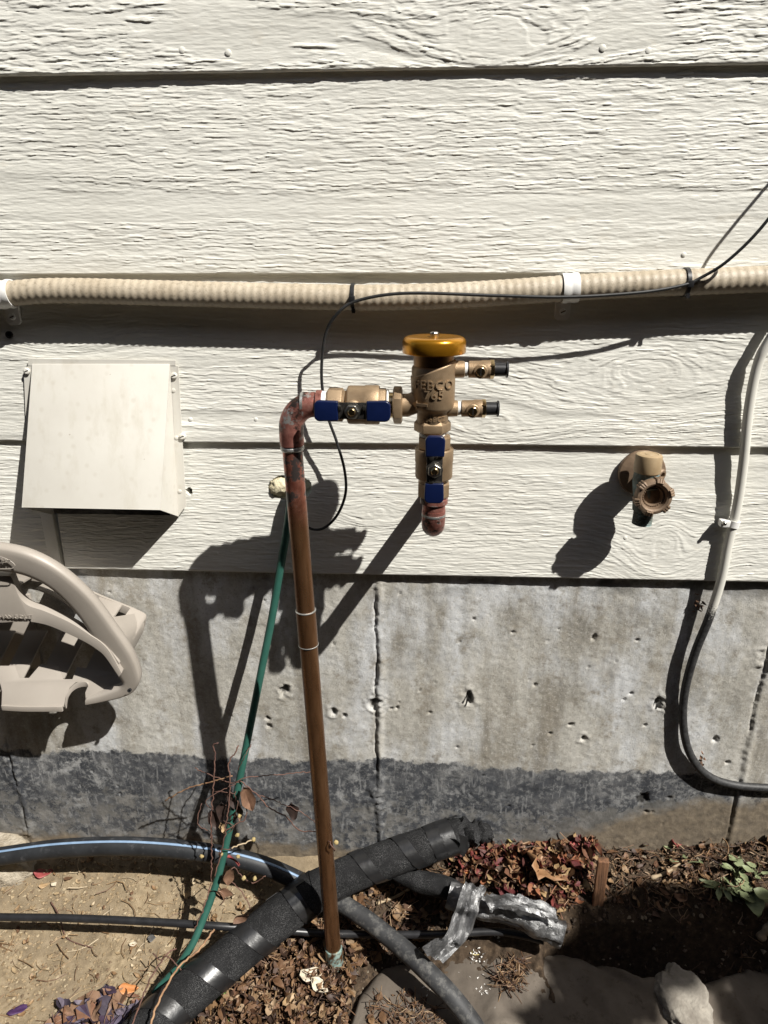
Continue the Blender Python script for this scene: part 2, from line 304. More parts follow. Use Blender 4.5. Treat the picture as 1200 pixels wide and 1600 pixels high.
def resample(pts, step):
    P = [Vector(p) for p in pts]; L = [0]
    for a, b in zip(P, P[1:]): L.append(L[-1] + (b - a).length)
    n = max(2, int(L[-1] / step)); out = []; j = 0
    for i in range(n + 1):
        s = L[-1] * i / n
        while j < len(L) - 2 and L[j + 1] < s: j += 1
        out.append(P[j].lerp(P[j + 1], (s - L[j]) / max(L[j + 1] - L[j], 1e-9)))
    return out
def frames(P):
    T = [(P[min(i + 1, len(P) - 1)] - P[max(i - 1, 0)]).normalized() for i in range(len(P))]
    a = Vector((0, 0, 1)) if abs(T[0].z) < 0.9 else Vector((1, 0, 0))
    n = (a - T[0] * a.dot(T[0])).normalized(); N = [n]
    for i in range(1, len(P)):
        n = (n - T[i] * n.dot(T[i])).normalized(); N.append(n)
    return [(t, n, t.cross(n)) for t, n in zip(T, N)]

class MB:
    def __init__(s): s.v = []; s.f = []
    def add(s, v, f, M=None):
        o = len(s.v)
        s.v += [tuple(M @ Vector(p)) if M is not None else tuple(p) for p in v]
        s.f += [tuple(i + o for i in q) for q in f]; return s
    def lathe(s, prof, M, seg=32, cap0=True, cap1=True, sq=None):
        v = []; f = []
        for r, h in prof:
            for k in range(seg):
                a = 2 * math.pi * (k + (0.5 if sq else 0)) / seg; v.append((r * math.cos(a), r * math.sin(a), h))
        for i in range(len(prof) - 1):
            for k in range(seg):
                k2 = (k + 1) % seg; f.append((i * seg + k, i * seg + k2, (i + 1) * seg + k2, (i + 1) * seg + k))
        if cap0: f.append(tuple(range(seg))[::-1])
        if cap1: f.append(tuple((len(prof) - 1) * seg + k for k in range(seg)))
        return s.add(v, f, M)
    def tube(s, pts, r, seg=12, caps=True, rfun=None):
        P = [Vector(p) for p in pts]; F = frames(P); v = []; f = []
        for i, (p, (t, n, b)) in enumerate(zip(P, F)):
            ri = r[i] if hasattr(r, '__len__') else r
            for k in range(seg):
                a = 2 * math.pi * k / seg; rr = ri if rfun is None else ri * rfun(i, a)
                v.append(p + n * (rr * math.cos(a)) + b * (rr * math.sin(a)))
        for i in range(len(P) - 1):
            for k in range(seg):
                k2 = (k + 1) % seg; f.append((i * seg + k, i * seg + k2, (i + 1) * seg + k2, (i + 1) * seg + k))
        if caps:
            f.append(tuple(range(seg))[::-1]); f.append(tuple((len(P) - 1) * seg + k for k in range(seg)))
        return s.add(v, f)
    def box(s, c, size, M=None):
        x, y, z = (q / 2 for q in size); cx, cy, cz = c
        v = [(cx + a * x, cy + b * y, cz + d * z) for a in (-1, 1) for b in (-1, 1) for d in (-1, 1)]
        f = [(0, 1, 3, 2), (4, 6, 7, 5), (0, 4, 5, 1), (2, 3, 7, 6), (0, 2, 6, 4), (1, 5, 7, 3)]
        return s.add(v, f, M)
    def prism(s, poly, h0, h1, M=None):
        n = len(poly); v = [(x, y, h0) for x, y in poly] + [(x, y, h1) for x, y in poly]
        f = [tuple(range(n))[::-1], tuple(range(n, 2 * n))] + [(k, (k + 1) % n, n + (k + 1) % n, n + k) for k in range(n)]
        return s.add(v, f, M)
    def strip(s, A, B, thick, nrm):
        """solid band between two rails A and B, thickness along nrm(i)"""
        v = []; f = []; n = len(A)
        for i in range(n):
            d = Vector(nrm(i) if callable(nrm) else nrm) * thick
            a = Vector(A[i]); b = Vector(B[i]); v += [a, b, b + d, a + d]
        for i in range(n - 1):
            o = i * 4; q = o + 4
            for k in range(4): f.append((o + k, o + (k + 1) % 4, q + (k + 1) % 4, q + k))
        f += [(3, 2, 1, 0), (4 * n - 4, 4 * n - 3, 4 * n - 2, 4 * n - 1)]
        return s.add(v, f)
    def build(s, name, mat, parent=None, bevel=0, angle=35, smooth=True, seg=2):
        me = bpy.data.meshes.new(name); off = parent_origin(parent)
        me.from_pydata([(x - off.x, y - off.y, z - off.z) for x, y, z in s.v], [], s.f)
        bm = bmesh.new(); bm.from_mesh(me); bmesh.ops.recalc_face_normals(bm, faces=bm.faces)
        if bevel:
            ed = [e for e in bm.edges if len(e.link_faces) == 2 and e.calc_face_angle(0) > math.radians(angle)]
            bmesh.ops.bevel(bm, geom=ed, offset=bevel, segments=seg, profile=0.6, affect='EDGES', clamp_overlap=True)
        bm.to_mesh(me); bm.free()
        return link(name, me, mat, parent, smooth, angle)
ORI = {}
def parent_origin(p):
    return ORI.get(p.name, Vector((0, 0, 0))) if p is not None else Vector((0, 0, 0))
def link(name, me, mat, parent=None, smooth=True, angle=35):
    if mat is not None: me.materials.append(MT[mat])
    if smooth:
        me.polygons.foreach_set('use_smooth', [True] * len(me.polygons))
        if angle < 180: me.set_sharp_from_angle(angle=math.radians(angle))
    o = bpy.data.objects.new(name, me); COL.objects.link(o)
    if parent is not None:
        o.parent = parent; ORI[o.name] = parent_origin(parent)
    return o
def thing(name, label, cat, loc=(0, 0, 0), group=None):
    o = bpy.data.objects.new(name, None); COL.objects.link(o); o.location = loc; o.empty_display_size = 0.03
    o['label'] = label; o['category'] = cat
    if group: o['group'] = group
    ORI[o.name] = Vector(loc); return o
def tag(o, label, cat=None, group=None, kind=None):
    o['label'] = label
    if cat: o['category'] = cat
    if group: o['group'] = group
    if kind: o['kind'] = kind
    return o
def grid_mesh(name, X, Y, Z, mat, parent=None, attrs=None, angle=180, flip=False):
    n0, n1 = X.shape; off = parent_origin(parent)
    co = np.stack([X - off.x, Y - off.y, Z - off.z], -1).reshape(-1, 3).astype(np.float32)
    idx = np.arange(n0 * n1).reshape(n0, n1)
    q = np.stack([idx[:-1, :-1], idx[:-1, 1:], idx[1:, 1:], idx[1:, :-1]], -1).reshape(-1, 4)
    if flip: q = q[:, ::-1]
    me = bpy.data.meshes.new(name); me.vertices.add(len(co)); me.vertices.foreach_set('co', co.ravel())
    me.loops.add(q.size); me.loops.foreach_set('vertex_index', q.ravel().astype(np.int32))
    me.polygons.add(len(q)); me.polygons.foreach_set('loop_start', (np.arange(len(q)) * 4).astype(np.int32))
    me.update(calc_edges=True)
    for k, a in (attrs or {}).items():
        at_ = me.attributes.new(k, 'FLOAT_COLOR', 'POINT')
        rgba = np.ones((n0 * n1, 4), np.float32); rgba[:, :3] = a.reshape(-1, 3); at_.data.foreach_set('color', rgba.ravel())
    return link(name, me, mat, parent, True, angle)
def text_mesh(txt, size, extrude, M, spacing=1.0):
    cu = bpy.data.curves.new('text', 'FONT'); cu.body = txt; cu.size = size; cu.extrude = extrude; cu.align_x = 'CENTER'; cu.align_y = 'CENTER'
    cu.space_character = spacing; cu.resolution_u = 3; cu.offset = 0.0
    o = bpy.data.objects.new('text', cu); COL.objects.link(o); dg = bpy.context.evaluated_depsgraph_get()
    me = bpy.data.meshes.new_from_object(o.evaluated_get(dg)); v = [tuple(q.co) for q in me.vertices]; f = [tuple(p.vertices) for p in me.polygons]
    bpy.data.objects.remove(o); bpy.data.curves.remove(cu); bpy.data.meshes.remove(me)
    return v, f
def spaced(lo, hi, d, LO, HI, grow=1.35):
    a = list(np.arange(lo, hi + d / 2, d)); s = d
    while a[-1] < HI: s *= grow; a.append(a[-1] + s)
    s = d
    while a[0] > LO: s *= grow; a.insert(0, a[0] - s)
    return np.array(a)

# ------------------------------------------------------------------ ground
_gx = [-5, -0.8, -0.5, -0.25, 0.0, 0.2, 0.4, 0.65, 5]
_gw = [-0.005, -0.005, 0.0, -0.012, -0.005, 0.022, 0.042, 0.072, 0.08]
_gd = [0.07, 0.065, 0.07, 0.098, 0.11, 0.105, 0.10, 0.12, 0.12]
def pitmask(x, y):
    wob = 0.02 * vn(x * 14, y * 14, 91)
    return sstep(0.215, 0.255, x + wob) * sstep(0.80, 0.62, x + wob) * sstep(-0.095, -0.125, y + wob * 0.6 - 0.05 * (x - 0.4)) * sstep(-0.40, -0.30, y)
def gz(x, y, fine=True):
    x = np.asarray(x, float); y = np.asarray(y, float); t = np.clip(-y, 0, None)
    z = np.interp(x, _gx, _gw) - np.interp(x, _gx, _gd) * (1 - np.exp(-(t / 0.11) ** 1.25))
    near = np.exp(-(np.hypot(x, y) / 2.5) ** 2)
    z = z + 0.008 * fbm(x * 7, y * 7, 5, 3) * near
    z = z - 0.115 * pitmask(x, y)
    if fine:
        dk = darkmask(x, y)
        z = z + near * (0.0035 * fbm(x * 38, y * 38, 11, 3) + (0.0006 + 0.0028 * dk) * fbm(x * 130, y * 130, 21, 3))
    return z
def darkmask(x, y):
    return np.clip(sstep(-0.30, -0.20, x - 0.75 * y - 0.10 + 0.05 * fbm(x * 9, y * 9, 3, 3)) + sstep(-0.50, -0.75, y) + sstep(-0.95, -1.3, x), 0, 1)  # soil out of view is darkened too, to cut bounce light on the siding
def gpt(px, py):
    d = _f + _r * ((px - 600) / FPX) - _u * ((py - 800) / FPX); t = 0.8
    while t < 3:
        p = CAM + d * t
        if p.z <= float(gz(p.x, p.y)): return p
        t += 0.004
    return CAM + d * t
gxs = spaced(-0.86, 0.80, 0.0028, -40, 40); gys = spaced(-0.52, 0.012, 0.0028, -40, 0.0)
GX, GY = np.meshgrid(gxs, gys, indexing='ij'); GZ = gz(GX, GY)
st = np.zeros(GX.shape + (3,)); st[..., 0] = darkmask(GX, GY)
ground = grid_mesh('ground', GX, GY, GZ, 'soil', None, {'stain_tone': st}); ground['kind'] = 'structure'
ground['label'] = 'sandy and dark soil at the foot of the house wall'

# ------------------------------------------------------------------ house wall: lap siding over concrete
house = thing('house', 'house wall of cream wood-grain lap siding above a stained concrete foundation', 'house')
def relief(u, v, seed, knots, chunk, flats=()):
    w = 0.008 * fbm(u / 0.7, v / 0.25, seed, 2) + 0.0007 * fbm(u / 0.12, v / 0.05, seed + 5, 2)
    g = v + w
    for (ku, kv, ka, kb) in knots:
        q = np.sqrt(((u - ku) / ka) ** 2 + ((v - kv) / kb) ** 2); wt = np.exp(-(q / 1.25) ** 2)
        g = g + wt * (kb * np.sqrt(q * q + 0.05) + kv - v)
    rough = sstep(-0.22, 0.12, fbm(u / 0.75, g / 0.055, seed + 9, 3) + 0.24)
    for (fu, fv, fa, fb) in flats:
        q = np.sqrt(((u - fu) / fa) ** 2 + ((g - fv) / fb) ** 2) + 0.45 * fbm(u / 0.05, g / 0.008, seed + 90, 3)
        rough = rough * sstep(0.8, 1.1, q)
    h = np.zeros_like(u)
    cx_ = u / 0.026 + 0.5 * vn(u / 0.05, v / 0.012, seed + 3); ci = np.floor(cx_); ct = sstep(0.40, 0.60, cx_ - ci)
    cell = (_hash(ci, ci * 0 + 3, seed + 31) * (1 - ct) + _hash(ci + 1, ci * 0 + 3, seed + 31) * ct) * 2 - 1
    for per, amp, jl, s2 in ((0.0068 * chunk, 0.00076 * chunk ** 0.8, 0.020, 1), (0.0043 * chunk, 0.00056 * chunk ** 0.8, 0.012, 2)):
        p = g / per + 0.30 * fbm(u / jl, g / 0.011, seed + 40 * s2, 3) + 0.42 * cell
        fr = p - np.floor(p); row = np.floor(p)
        br = _smooth_cell(u / (jl * 1.5) + _hash(row, row * 0 + 7, seed + s2) * 9, row, seed + 77 + s2)
        h += amp * rough * br * (1 - fr) ** 0.9 * sstep(0.0, 0.10, fr)
    h += 0.00045 * chunk * sstep(-0.02, 0.06, fbm(u / 0.035, g / 0.0045, seed + 60, 4)) * rough
    h += 0.0012 * fbm(u / 0.4, g / 0.018, seed + 70, 2) * (1 - 0.6 * rough)
    h += 0.00028 * fbm(u / 0.012, v / 0.0022, seed + 80, 2)
    return h
def _smooth_cell(x, row, seed):
    ix = np.floor(x); fx = x - ix; a = _hash(ix, row, seed); b = _hash(ix + 1, row, seed); t = sstep(0.35, 0.65, fx)
    return sstep(0.18, 0.75, a * (1 - t) + b * t)
def board(zb, zt, x0, x1, seed, knots=(), chunk=1.0, holes=(), fine=True, label=None, flats=()):
    if fine:
        xs = spaced(max(-0.84, x0), min(0.76, x1), 0.0020, x0, x1, 1.5); xs[0] = x0; xs[-1] = x1
        zs = np.arange(zb, zt + 0.012, 0.00078)
        if zb > 1.2: zs = np.concatenate([np.arange(zb, zb + 0.15, 0.00078), np.arange(zb + 0.15, zt + 0.012, 0.004)])
    else:
        xs = np.arange(x0, x1 + 0.001, 0.03); zs = np.arange(zb, zt + 0.012, 0.004)
    X, Z = np.meshgrid(xs, zs, indexing='ij'); V = (Z - zb) / (zt - zb)
    R = relief(X, Z - zb, seed, knots, chunk, flats) if fine else 0.0015 * fbm(X * 3, Z * 150, seed, 2)
    fade = sstep(0.0, 0.0025, Z - zb)
    edge = sstep(0.0, 0.004, np.minimum(X - x0, x1 - X))
    Y = -0.0115 + 0.0072 * V - R * (0.35 + 0.65 * fade) + 0.0012 * (1 - fade) ** 2 + 0.006 * (1 - edge) + 0.0016 * fbm(X * 1.6, Z * 0 + seed, seed, 2)
    for (hx, hz, ra, rb, dep, n) in holes:
        q = np.sqrt(((X - hx) / ra) ** 2 + ((Z - hz) / rb) ** 2) + 0.10 * vn(X * 60, Z * 60, n)
        Y = Y + dep * sstep(1.04, 0.97, q)
    # underside and ends
    lowY = np.full((len(xs), 1), 0.004); lowZ = np.full((len(xs), 1), zb + 0.0004)
    X = np.concatenate([X[:, :1], X], 1); Z = np.concatenate([lowZ, Z], 1); Y = np.concatenate([lowY, Y], 1)
    X = np.concatenate([X[:1], X, X[-1:]], 0); Z = np.concatenate([Z[:1], Z, Z[-1:]], 0)
    Y = np.concatenate([np.full((1, Y.shape[1]), 0.004), Y, np.full((1, Y.shape[1]), 0.004)], 0)
    o = grid_mesh('siding_board', X, Y, Z, 'siding', house, None, 50)
    if label: o['label'] = label
    return o
ZB = [1.2615, 1.0248, 0.7908, 0.5815]
kn = lambda px, py, i, a, b: (at(px, py, -0.01).x, at(px, py, -0.01).z - ZB[i], a, b)
boards = []
boards.append(board(ZB[0], ZB[0] + 0.237, -2.2, 2.2, 101, [kn(775, 48, 0, 0.085, 0.034)], 1.2, flats=[kn(380, 45, 0, 0.13, 0.035), kn(975, 35, 0, 0.055, 0.03), kn(100, 30, 0, 0.10, 0.008), kn(590, 60, 0, 0.06, 0.012)]))
boards.append(board(ZB[1], ZB[0], -2.2, 2.2, 202, [], 0.78, flats=[kn(300, 322, 1, 0.35, 0.017), kn(900, 318, 1, 0.40, 0.018), kn(150, 345, 1, 0.2, 0.006)]))
boards.append(board(ZB[2], ZB[1], -2.2, 2.2, 303, [kn(1010, 580, 2, 0.12, 0.045), kn(780, 655, 2, 0.06, 0.03), kn(95, 520, 2, 0.05, 0.02)], 0.74, flats=[kn(420, 655, 2, 0.18, 0.012), kn(850, 610, 2, 0.12, 0.012), kn(350, 560, 2, 0.1, 0.006)]))
jx = at(90, 850, -0.008).x
h1 = at(452, 762, -0.008); h2 = at(296, 768, -0.008)
boards.append(board(ZB[3], ZB[2], -2.2, jx - 0.004, 404, [], 0.7))
boards.append(board(ZB[3], ZB[2], jx + 0.004, 2.2, 505, [kn(1040, 850, 3, 0.045, 0.05), kn(590, 800, 3, 0.04, 0.02)], 0.68,
                    [(h1.x, h1.z, 0.0315, 0.0185, 0.03, 1), (h2.x, h2.z, 0.0038, 0.0052, 0.02, 2)]))
for i in range(5):
    z = ZB[0] + 0.237 * (i + 1); board(z, z + 0.237, -2.2, 2.2, 600 + i, fine=False)
def nail(px, py, b, r=0.0032, proud=0.0005):
    p = at(px, py, -0.009); MB().lathe([(r, -0.004), (r, proud), (r * 0.7, proud + 0.0006)], frame(p + Vector((0, -0.001, 0)), (0, -1, 0.03)), 10).build('nail_head', 'siding', b)
for px, py in ((357, 83), (941, 76), (1096, 86), (285, 79), (1012, 80)): nail(px, py, boards[0], 0.0040, 0.0015)
for px, py in ((288, 407), (462, 407), (487, 406), (1068, 398)): nail(px, py, boards[1])
for px, py in ((400, 655), (298, 655), (28, 668), (965, 662)): nail(px, py, boards[2])
for px, py in ((340, 864), (515, 829), (977, 840), (60, 860)): nail(px, py, boards[4])
nl = at(14, 523, -0.010)
MB().lathe([(0.005, -0.002), (0.005, 0.001), (0.0022, 0.0012), (0.0018, -0.003)], frame(nl, (0, -1, 0)), 12).build('nail_head', 'steel_dark', boards[2])
# butt-joint cover strip of the lowest course and the foam plug in the old pipe hole
a = at(66, 802, -0.0145); b = at(88, 890, -0.0145)
MB().prism([(jx - 0.017, ZB[3] + 0.002), (jx + 0.002, ZB[3] + 0.002), (jx + 0.002, ZB[2] - 0.004), (jx - 0.017, ZB[2] - 0.004)], -0.006, 0.0118, frame((0, 0, 0), (0, -1, 0), (1, 0, 0))).build('joint_cover', 'siding', house, 0.001)
bm = bmesh.new(); bmesh.ops.create_icosphere(bm, subdivisions=4, radius=1)
cf = at(438, 761, -0.006)
for v in bm.verts:
    n = v.co.copy(); k = 1 + 0.16 * float(vn(n.x * 3 + 5, n.y * 3 + n.z * 4, 8)) + 0.07 * float(vn(n.x * 9, n.z * 9 + n.y * 5, 9))
    v.co = Vector((n.x * 0.017, n.y * 0.011, n.z * 0.0145)) * k + Vector((cf.x, -0.003, cf.z))
me = bpy.data.meshes.new('foam_plug'); bm.to_mesh(me); bm.free(); o = link('foam_plug', me, 'foamplug', house, True, 180)
o['label'] = 'yellowed spray foam plugging the old hole in the siding'

# foundation
def foundation():
    xs = spaced(-0.86, 0.80, 0.0024, -2.2, 2.2, 1.4); zs = spaced(-0.06, 0.585, 0.0024, -0.35, 0.60, 1.4); zs = zs[zs < 0.62]
    X, Z = np.meshgrid(xs, zs, indexing='ij')
    H = 0.0022 * fbm(X * 5, Z * 5, 1, 3) + 0.0008 * fbm(X * 30, Z * 24, 2, 3) + 0.0004 * fbm(X * 140, Z * 140, 3, 2)
    ST = np.zeros(X.shape + (3,))
    # boards of the old formwork: fine vertical marks
    H += 0.0005 * fbm(X * 55, Z * 4, 6, 2)
    for sx, amp, sd in ((at(588, 1100, 0).x, 1.0, 1), (at(1178, 1110, 0).x, 0.8, 2), (at(25, 1220, 0).x, 0.9, 3)):
        wob = 0.0036 * fbm(Z * 20, Z * 0 + sd, sd, 4) + 0.0014 * vn(Z * 160, Z * 0, sd)
        d = X - sx - wob
        H += amp * 0.0030 * np.exp(-((d - 0.006) / 0.006) ** 2) * (0.4 + 0.6 * sstep(-0.3, 0.4, vn(Z * 22, X * 0, sd + 4)))
        gr = np.exp(-(d / 0.0019) ** 2) * sstep(-0.55, -0.1, vn(Z * 18, X * 0, sd + 9) + 0.1)
        H -= amp * 0.0058 * gr * (0.45 + 0.55 * sstep(-0.5, 0.4, vn(Z * 45, X * 0, sd + 15)))
        H += np.where(d > 0, 0.0011, 0.0) * amp
        # mortar crumbs squeezed through the joint
        lum = sstep(0.15, 0.6, vn(Z * 14 + 3, X * 0, sd + 20)) * np.exp(-(np.abs(d + 0.002) / 0.014) ** 2) * sstep(-0.1, 0.5, vn(X * 130, Z * 130, sd + 21) + 0.1)
        H += 0.0038 * amp * lum
    r = np.random.default_rng(4)
    pits = [(at(px, py, 0).x, at(px, py, 0).z, s) for px, py, s in
            ((740, 966, .0026), (801, 987, .0028), (718, 1002, .002), (836, 1070, .003), (890, 1131, .0035), (928, 995, .0045), (995, 999, .0032), (962, 1032, .002), (1008, 1132, .0032), (1005, 1247, .011), (1010, 1268, .004),
             (1073, 998, .002), (1136, 1190, .0032), (1118, 1155, .005), (893, 1131, .003), (860, 1145, .0026), (714, 1166, .0025), (612, 1106, .003), (620, 1105, .003), (672, 1112, .0035), (418, 1123, .004), (420, 1135, .0045), (538, 1119, .004), (985, 1083, .003), (975, 1092, .003), (832, 1163, .002), (755, 1210, .0025), (1045, 1246, .004))]
    for i in range(260):
        pits.append((r.uniform(-0.8, 0.75), r.uniform(0.0, 0.57), 0.0007 + 0.0016 * r.random() ** 3))
    for (cx, cz, s) in pits:
        ix = np.searchsorted(xs, [cx - 4 * s, cx + 4 * s]); iz = np.searchsorted(zs, [cz - 4 * s, cz + 4 * s])
        sl = (slice(*ix), slice(*iz)); xx = X[sl]; zz = Z[sl]
        q = np.sqrt(((xx - cx) / s) ** 2 + ((zz - cz) / (s * r.uniform(0.6, 1.2))) ** 2) + 0.35 * vn(xx * 300, zz * 300, 5)
        H[sl] -= min(0.006, 1.7 * s) * sstep(1.25, 0.5, q)
    # broken snap ties: spalled craters with a rough rim
    for px, py, s in ((731, 1090, 0.018), (1030, 1095, 0.017), (445, 1080, 0.016), (585, 1098, 0.02), (912, 1152, 0.012), (520, 1112, 0.012)):
        c = at(px, py, 0); q = np.hypot((X - c.x) / s, (Z - c.z) / (s * 1.25)) + 0.3 * vn(X * 120, Z * 120, int(px))
        H += 0.0016 * np.exp(-((q - 0.75) / 0.28) ** 2) * sstep(-0.6, 0.3, vn(X * 170, Z * 170, int(py)))
        H -= 0.006 * sstep(0.5, 0.25, q)
        ST[..., 2] = np.maximum(ST[..., 2], 0.8 * sstep(0.36, 0.2, q))
    c = at(1005, 1247, 0); q = np.hypot((X - c.x) / 0.012, (Z - c.z) / 0.010) + 0.2 * vn(X * 150, Z * 150, 2); ST[..., 2] = np.maximum(ST[..., 2], sstep(1.1, 0.8, q))
    # damp-proofing band
    an = [(-100, 1168), (0, 1172), (90, 1176), (180, 1172), (300, 1180), (450, 1186), (590, 1185), (700, 1190), (800, 1198), (950, 1203), (1090, 1208), (1140, 1225), (1200, 1232), (1300, 1235)]
    ax = [at(p, q, 0).x for p, q in an]; az = [at(p, q, 0).z for p, q in an]
    top = np.interp(X, ax, az) + 0.004 * fbm(X * 24, X * 0, 8, 3)
    band = np.clip((top - Z) / 0.030 + 0.45, 0, 1)
    bn = [(-100, 1330), (0, 1300), (100, 1330), (300, 1330), (500, 1345), (700, 1345), (850, 1320), (950, 1285), (1050, 1262), (1120, 1252), (1200, 1246), (1300, 1244)]
    bx = [at(p, q, 0).x for p, q in bn]; bz = [at(p, q, 0).z for p, q in bn]
    bot = np.interp(X, bx, bz) + 0.022 * fbm(X * 12, Z * 12, 12, 4)
    ST[..., 0] = band * (0.36 + 0.64 * sstep(-0.03, 0.05, Z - bot + 0.03 * fbm(X * 8, Z * 8, 51, 3))) * (0.52 + 0.48 * sstep(0.115, 0.03, top - Z + 0.02 * fbm(X * 9, Z * 9, 41, 3)))
    gl = gz(X, X * 0, False)
    ST[..., 1] = np.maximum(0.85 * sstep(0.050, -0.030, Z - bot) * sstep(0.05, 0.3, X), 0.9 * sstep(0.055, 0.0, Z - gl + 0.012 * fbm(X * 20, Z * 9, 14, 2)))
    ST[..., 1] = np.maximum(ST[..., 1], 0.45 * sstep(0.12, 0.0, Z - gl) * sstep(-0.1, -0.4, X))
    # patchy near-black strip right under the siding
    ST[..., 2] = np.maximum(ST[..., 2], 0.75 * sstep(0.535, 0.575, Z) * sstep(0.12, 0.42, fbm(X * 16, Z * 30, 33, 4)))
    Y = -H
    ZN = np.repeat(sstep(-0.006, 0.045, top - Z + 0.012 * fbm(X * 40, Z * 40, 15, 4))[..., None], 3, -1)
    o = grid_mesh('concrete_foundation', X, Y, Z, 'concrete', house, {'stain_tone': ST, 'zone': ZN}, 180)
    o['label'] = 'weathered concrete foundation with a dark damp-proofing band'
    return o
found = foundation()
for px, py, s in ((731, 1090, 0.012), (1030, 1095, 0.010)):
    c = at(px, py, 0.002)
    mb = MB()
    for k in range(2):
        p = c + Vector((0.004 * k - 0.002, 0.0, 0.004 - 0.006 * k)); mb.tube([p, p + Vector((0.001, -s, 0.001))], 0.0016, 6)
    mb.build('snap_tie', 'steel_dark', found)

# overhang added out of view to block sky light and deepen shadows
mb = MB(); mb.box((0, -0.25, 2.47), (4.4, 0.52, 0.018)); mb.box((0, -0.52, 2.54), (4.4, 0.025, 0.16)); mb.build('added_eave', 'siding', house)

# ------------------------------------------------------------------ vacuum breaker on its copper riser
AY = -0.16
px2m = lambda px, Y=AY: px * (at(601, 640, Y) - at(600, 640, Y)).length
U = px2m(1)
foot = at(525, 1528, AY); top = at(453, 655, AY)
pvb = thing('vacuum_breaker', 'bronze backflow preventer with gold cap and blue valve handles on a leaning copper pipe', 'backflow preventer', foot)
rdir = (top - foot).normalized()
def patina_attr(o, fn):
    me = o.data; a = me.attributes.new('patina', 'FLOAT_COLOR', 'POINT'); off = parent_origin(o.parent)
    for i, v in enumerate(me.vertices):
        c = fn(v.co + off); a.data[i].color = (*c, 1)
P = [foot.lerp(top, i / 60) for i in range(61)]
o = MB().tube(P, 0.0126, 24).build('riser_pipe', 'copper', pvb)
zf = foot.z
patina_attr(o, lambda p: (max(0, 1 - (p.z - zf) / 0.085) * 0.75, 0.52 if p.z > 0.76 else (0.12 + 0.4 * max(0, 1 - (0.76 - p.z) / 0.05)), max(0, min(1, (p.z - 0.72) / 0.05))))
pr = lambda py: foot.lerp(top, (1528 - py) / (1528 - 655))
def ring(py0, py1, r, name, mat, prof=None):
    a = pr(py0); b = pr(py1); L = (a - b).length; M = frame(b, a - b)
    o = MB().lathe(prof or [(r - 0.0008, 0), (r, 0.001), (r, L - 0.001), (r - 0.0008, L)], M, 24).build(name, mat, pvb)
    return o
o = ring(892, 942, 0.0136, 'coupling', 'copper'); patina_attr(o, lambda p: (0, 0.2, 0))
for py in (893, 941):
    a = pr(py); M = frame(a, rdir); MB().lathe([(0.0130, -0.0012), (0.0142, -0.0004), (0.0142, 0.0004), (0.0130, 0.0012)], M, 24).build('solder_ring', 'solder', pvb)
o = ring(1462, 1530, 0.0146, 'stub_coupling', 'copper'); patina_attr(o, lambda p: (0.55, 0.25, 0))
# top elbow
zc = at(480, 632, AY); c0 = at(453, 690, AY); bend = 0.040
E0 = pr(684); cx = E0.x; cz = zc.z
R_ = 0.030
arc = [Vector((cx + R_ - R_ * math.cos(t), AY, cz - R_ + R_ * math.sin(t))) for t in np.linspace(0, math.pi / 2, 14)]
pts = [E0] + arc + [Vector((at(471, 632, AY).x, AY, cz))]
MB().tube(pts, 0.0152, 24).build('elbow', 'fitting', pvb)
M = frame(pr(688), rdir); MB().lathe([(0.0135, -0.003), (0.0150, -0.001), (0.0150, 0.0015), (0.0136, 0.003)], M, 24).build('solder_ring', 'solder', pvb)
xx = lambda px, py=632, Y=AY: at(px, py, Y).x
Mx = lambda x, z=cz, Y=AY: frame((x, Y, z), (1, 0, 0), (0, 0, 1))
def hlathe(name, mat, prof, z=cz, seg=28, sq=None, parent=None, bevel=0, Y=AY):
    return MB().lathe([(r, h) for h, r in prof], Mx(0, z, Y), seg, sq=sq).build(name, mat, parent or pvb, bevel)
hlathe('solder_ring', 'solder', [(xx(470), 0.0135), (xx(471), 0.0154), (xx(475), 0.0154), (xx(476), 0.0135)])
hlathe('male_adapter', 'fitting', [(xx(472), 0.0146), (xx(494), 0.0146), (xx(495), 0.0175), (xx(503), 0.0175), (xx(504), 0.015), (xx(512), 0.015)])
hlathe('thread_tape', 'tape_white', [(xx(503), 0.0152), (xx(504), 0.0165), (xx(510), 0.0165), (xx(511), 0.0155)])

def ball_valve(name, o, d, L, label, sp=0.046):
    """o start, d axis direction, L length; stem faces the viewer (-Y)"""
    M = frame(o, d, (0, -1, 0)); r = 0.0205
    bv = MB(); bv.lathe([(0.0165, 0.0), (0.0205, 0.002), (0.0208, 0.004), (0.0208, 0.019), (0.0175, 0.021)], M, 8, sq=True)
    bv.lathe([(0.0170, 0.018), (0.0170, 0.0235), (0.0225, 0.026), (0.0232, 0.028), (0.0232, 0.046), (0.0237, 0.047), (0.0237, 0.062), (0.0228, 0.064), (0.0218, L - 0.018), (0.0190, L - 0.017)], M, 36)
    bv.lathe([(0.0185, L - 0.0175), (0.0208, L - 0.016), (0.0208, L - 0.002), (0.017, L)], M, 8, sq=True)
    b = bv.build(name, 'bronze', pvb, 0.0004, 40); b['label'] = label
    Ms = frame(M @ Vector((0.018, 0, sp)), (0, -1, 0), d)
    MB().lathe([(0.0105, 0), (0.0105, 0.008), (0.0075, 0.010), (0.0075, 0.017)], Ms, 20).build('stem_boss', 'bronze', b)
    return b, M, Ms
zL = at(605, 632, AY).x - at(511, 632, AY).x
bv1, M1, S1 = ball_valve('ball_valve', Vector((xx(511), AY, cz)), (1, 0, 0), zL, 'horizontal bronze ball valve between elbow and body', 0.034)
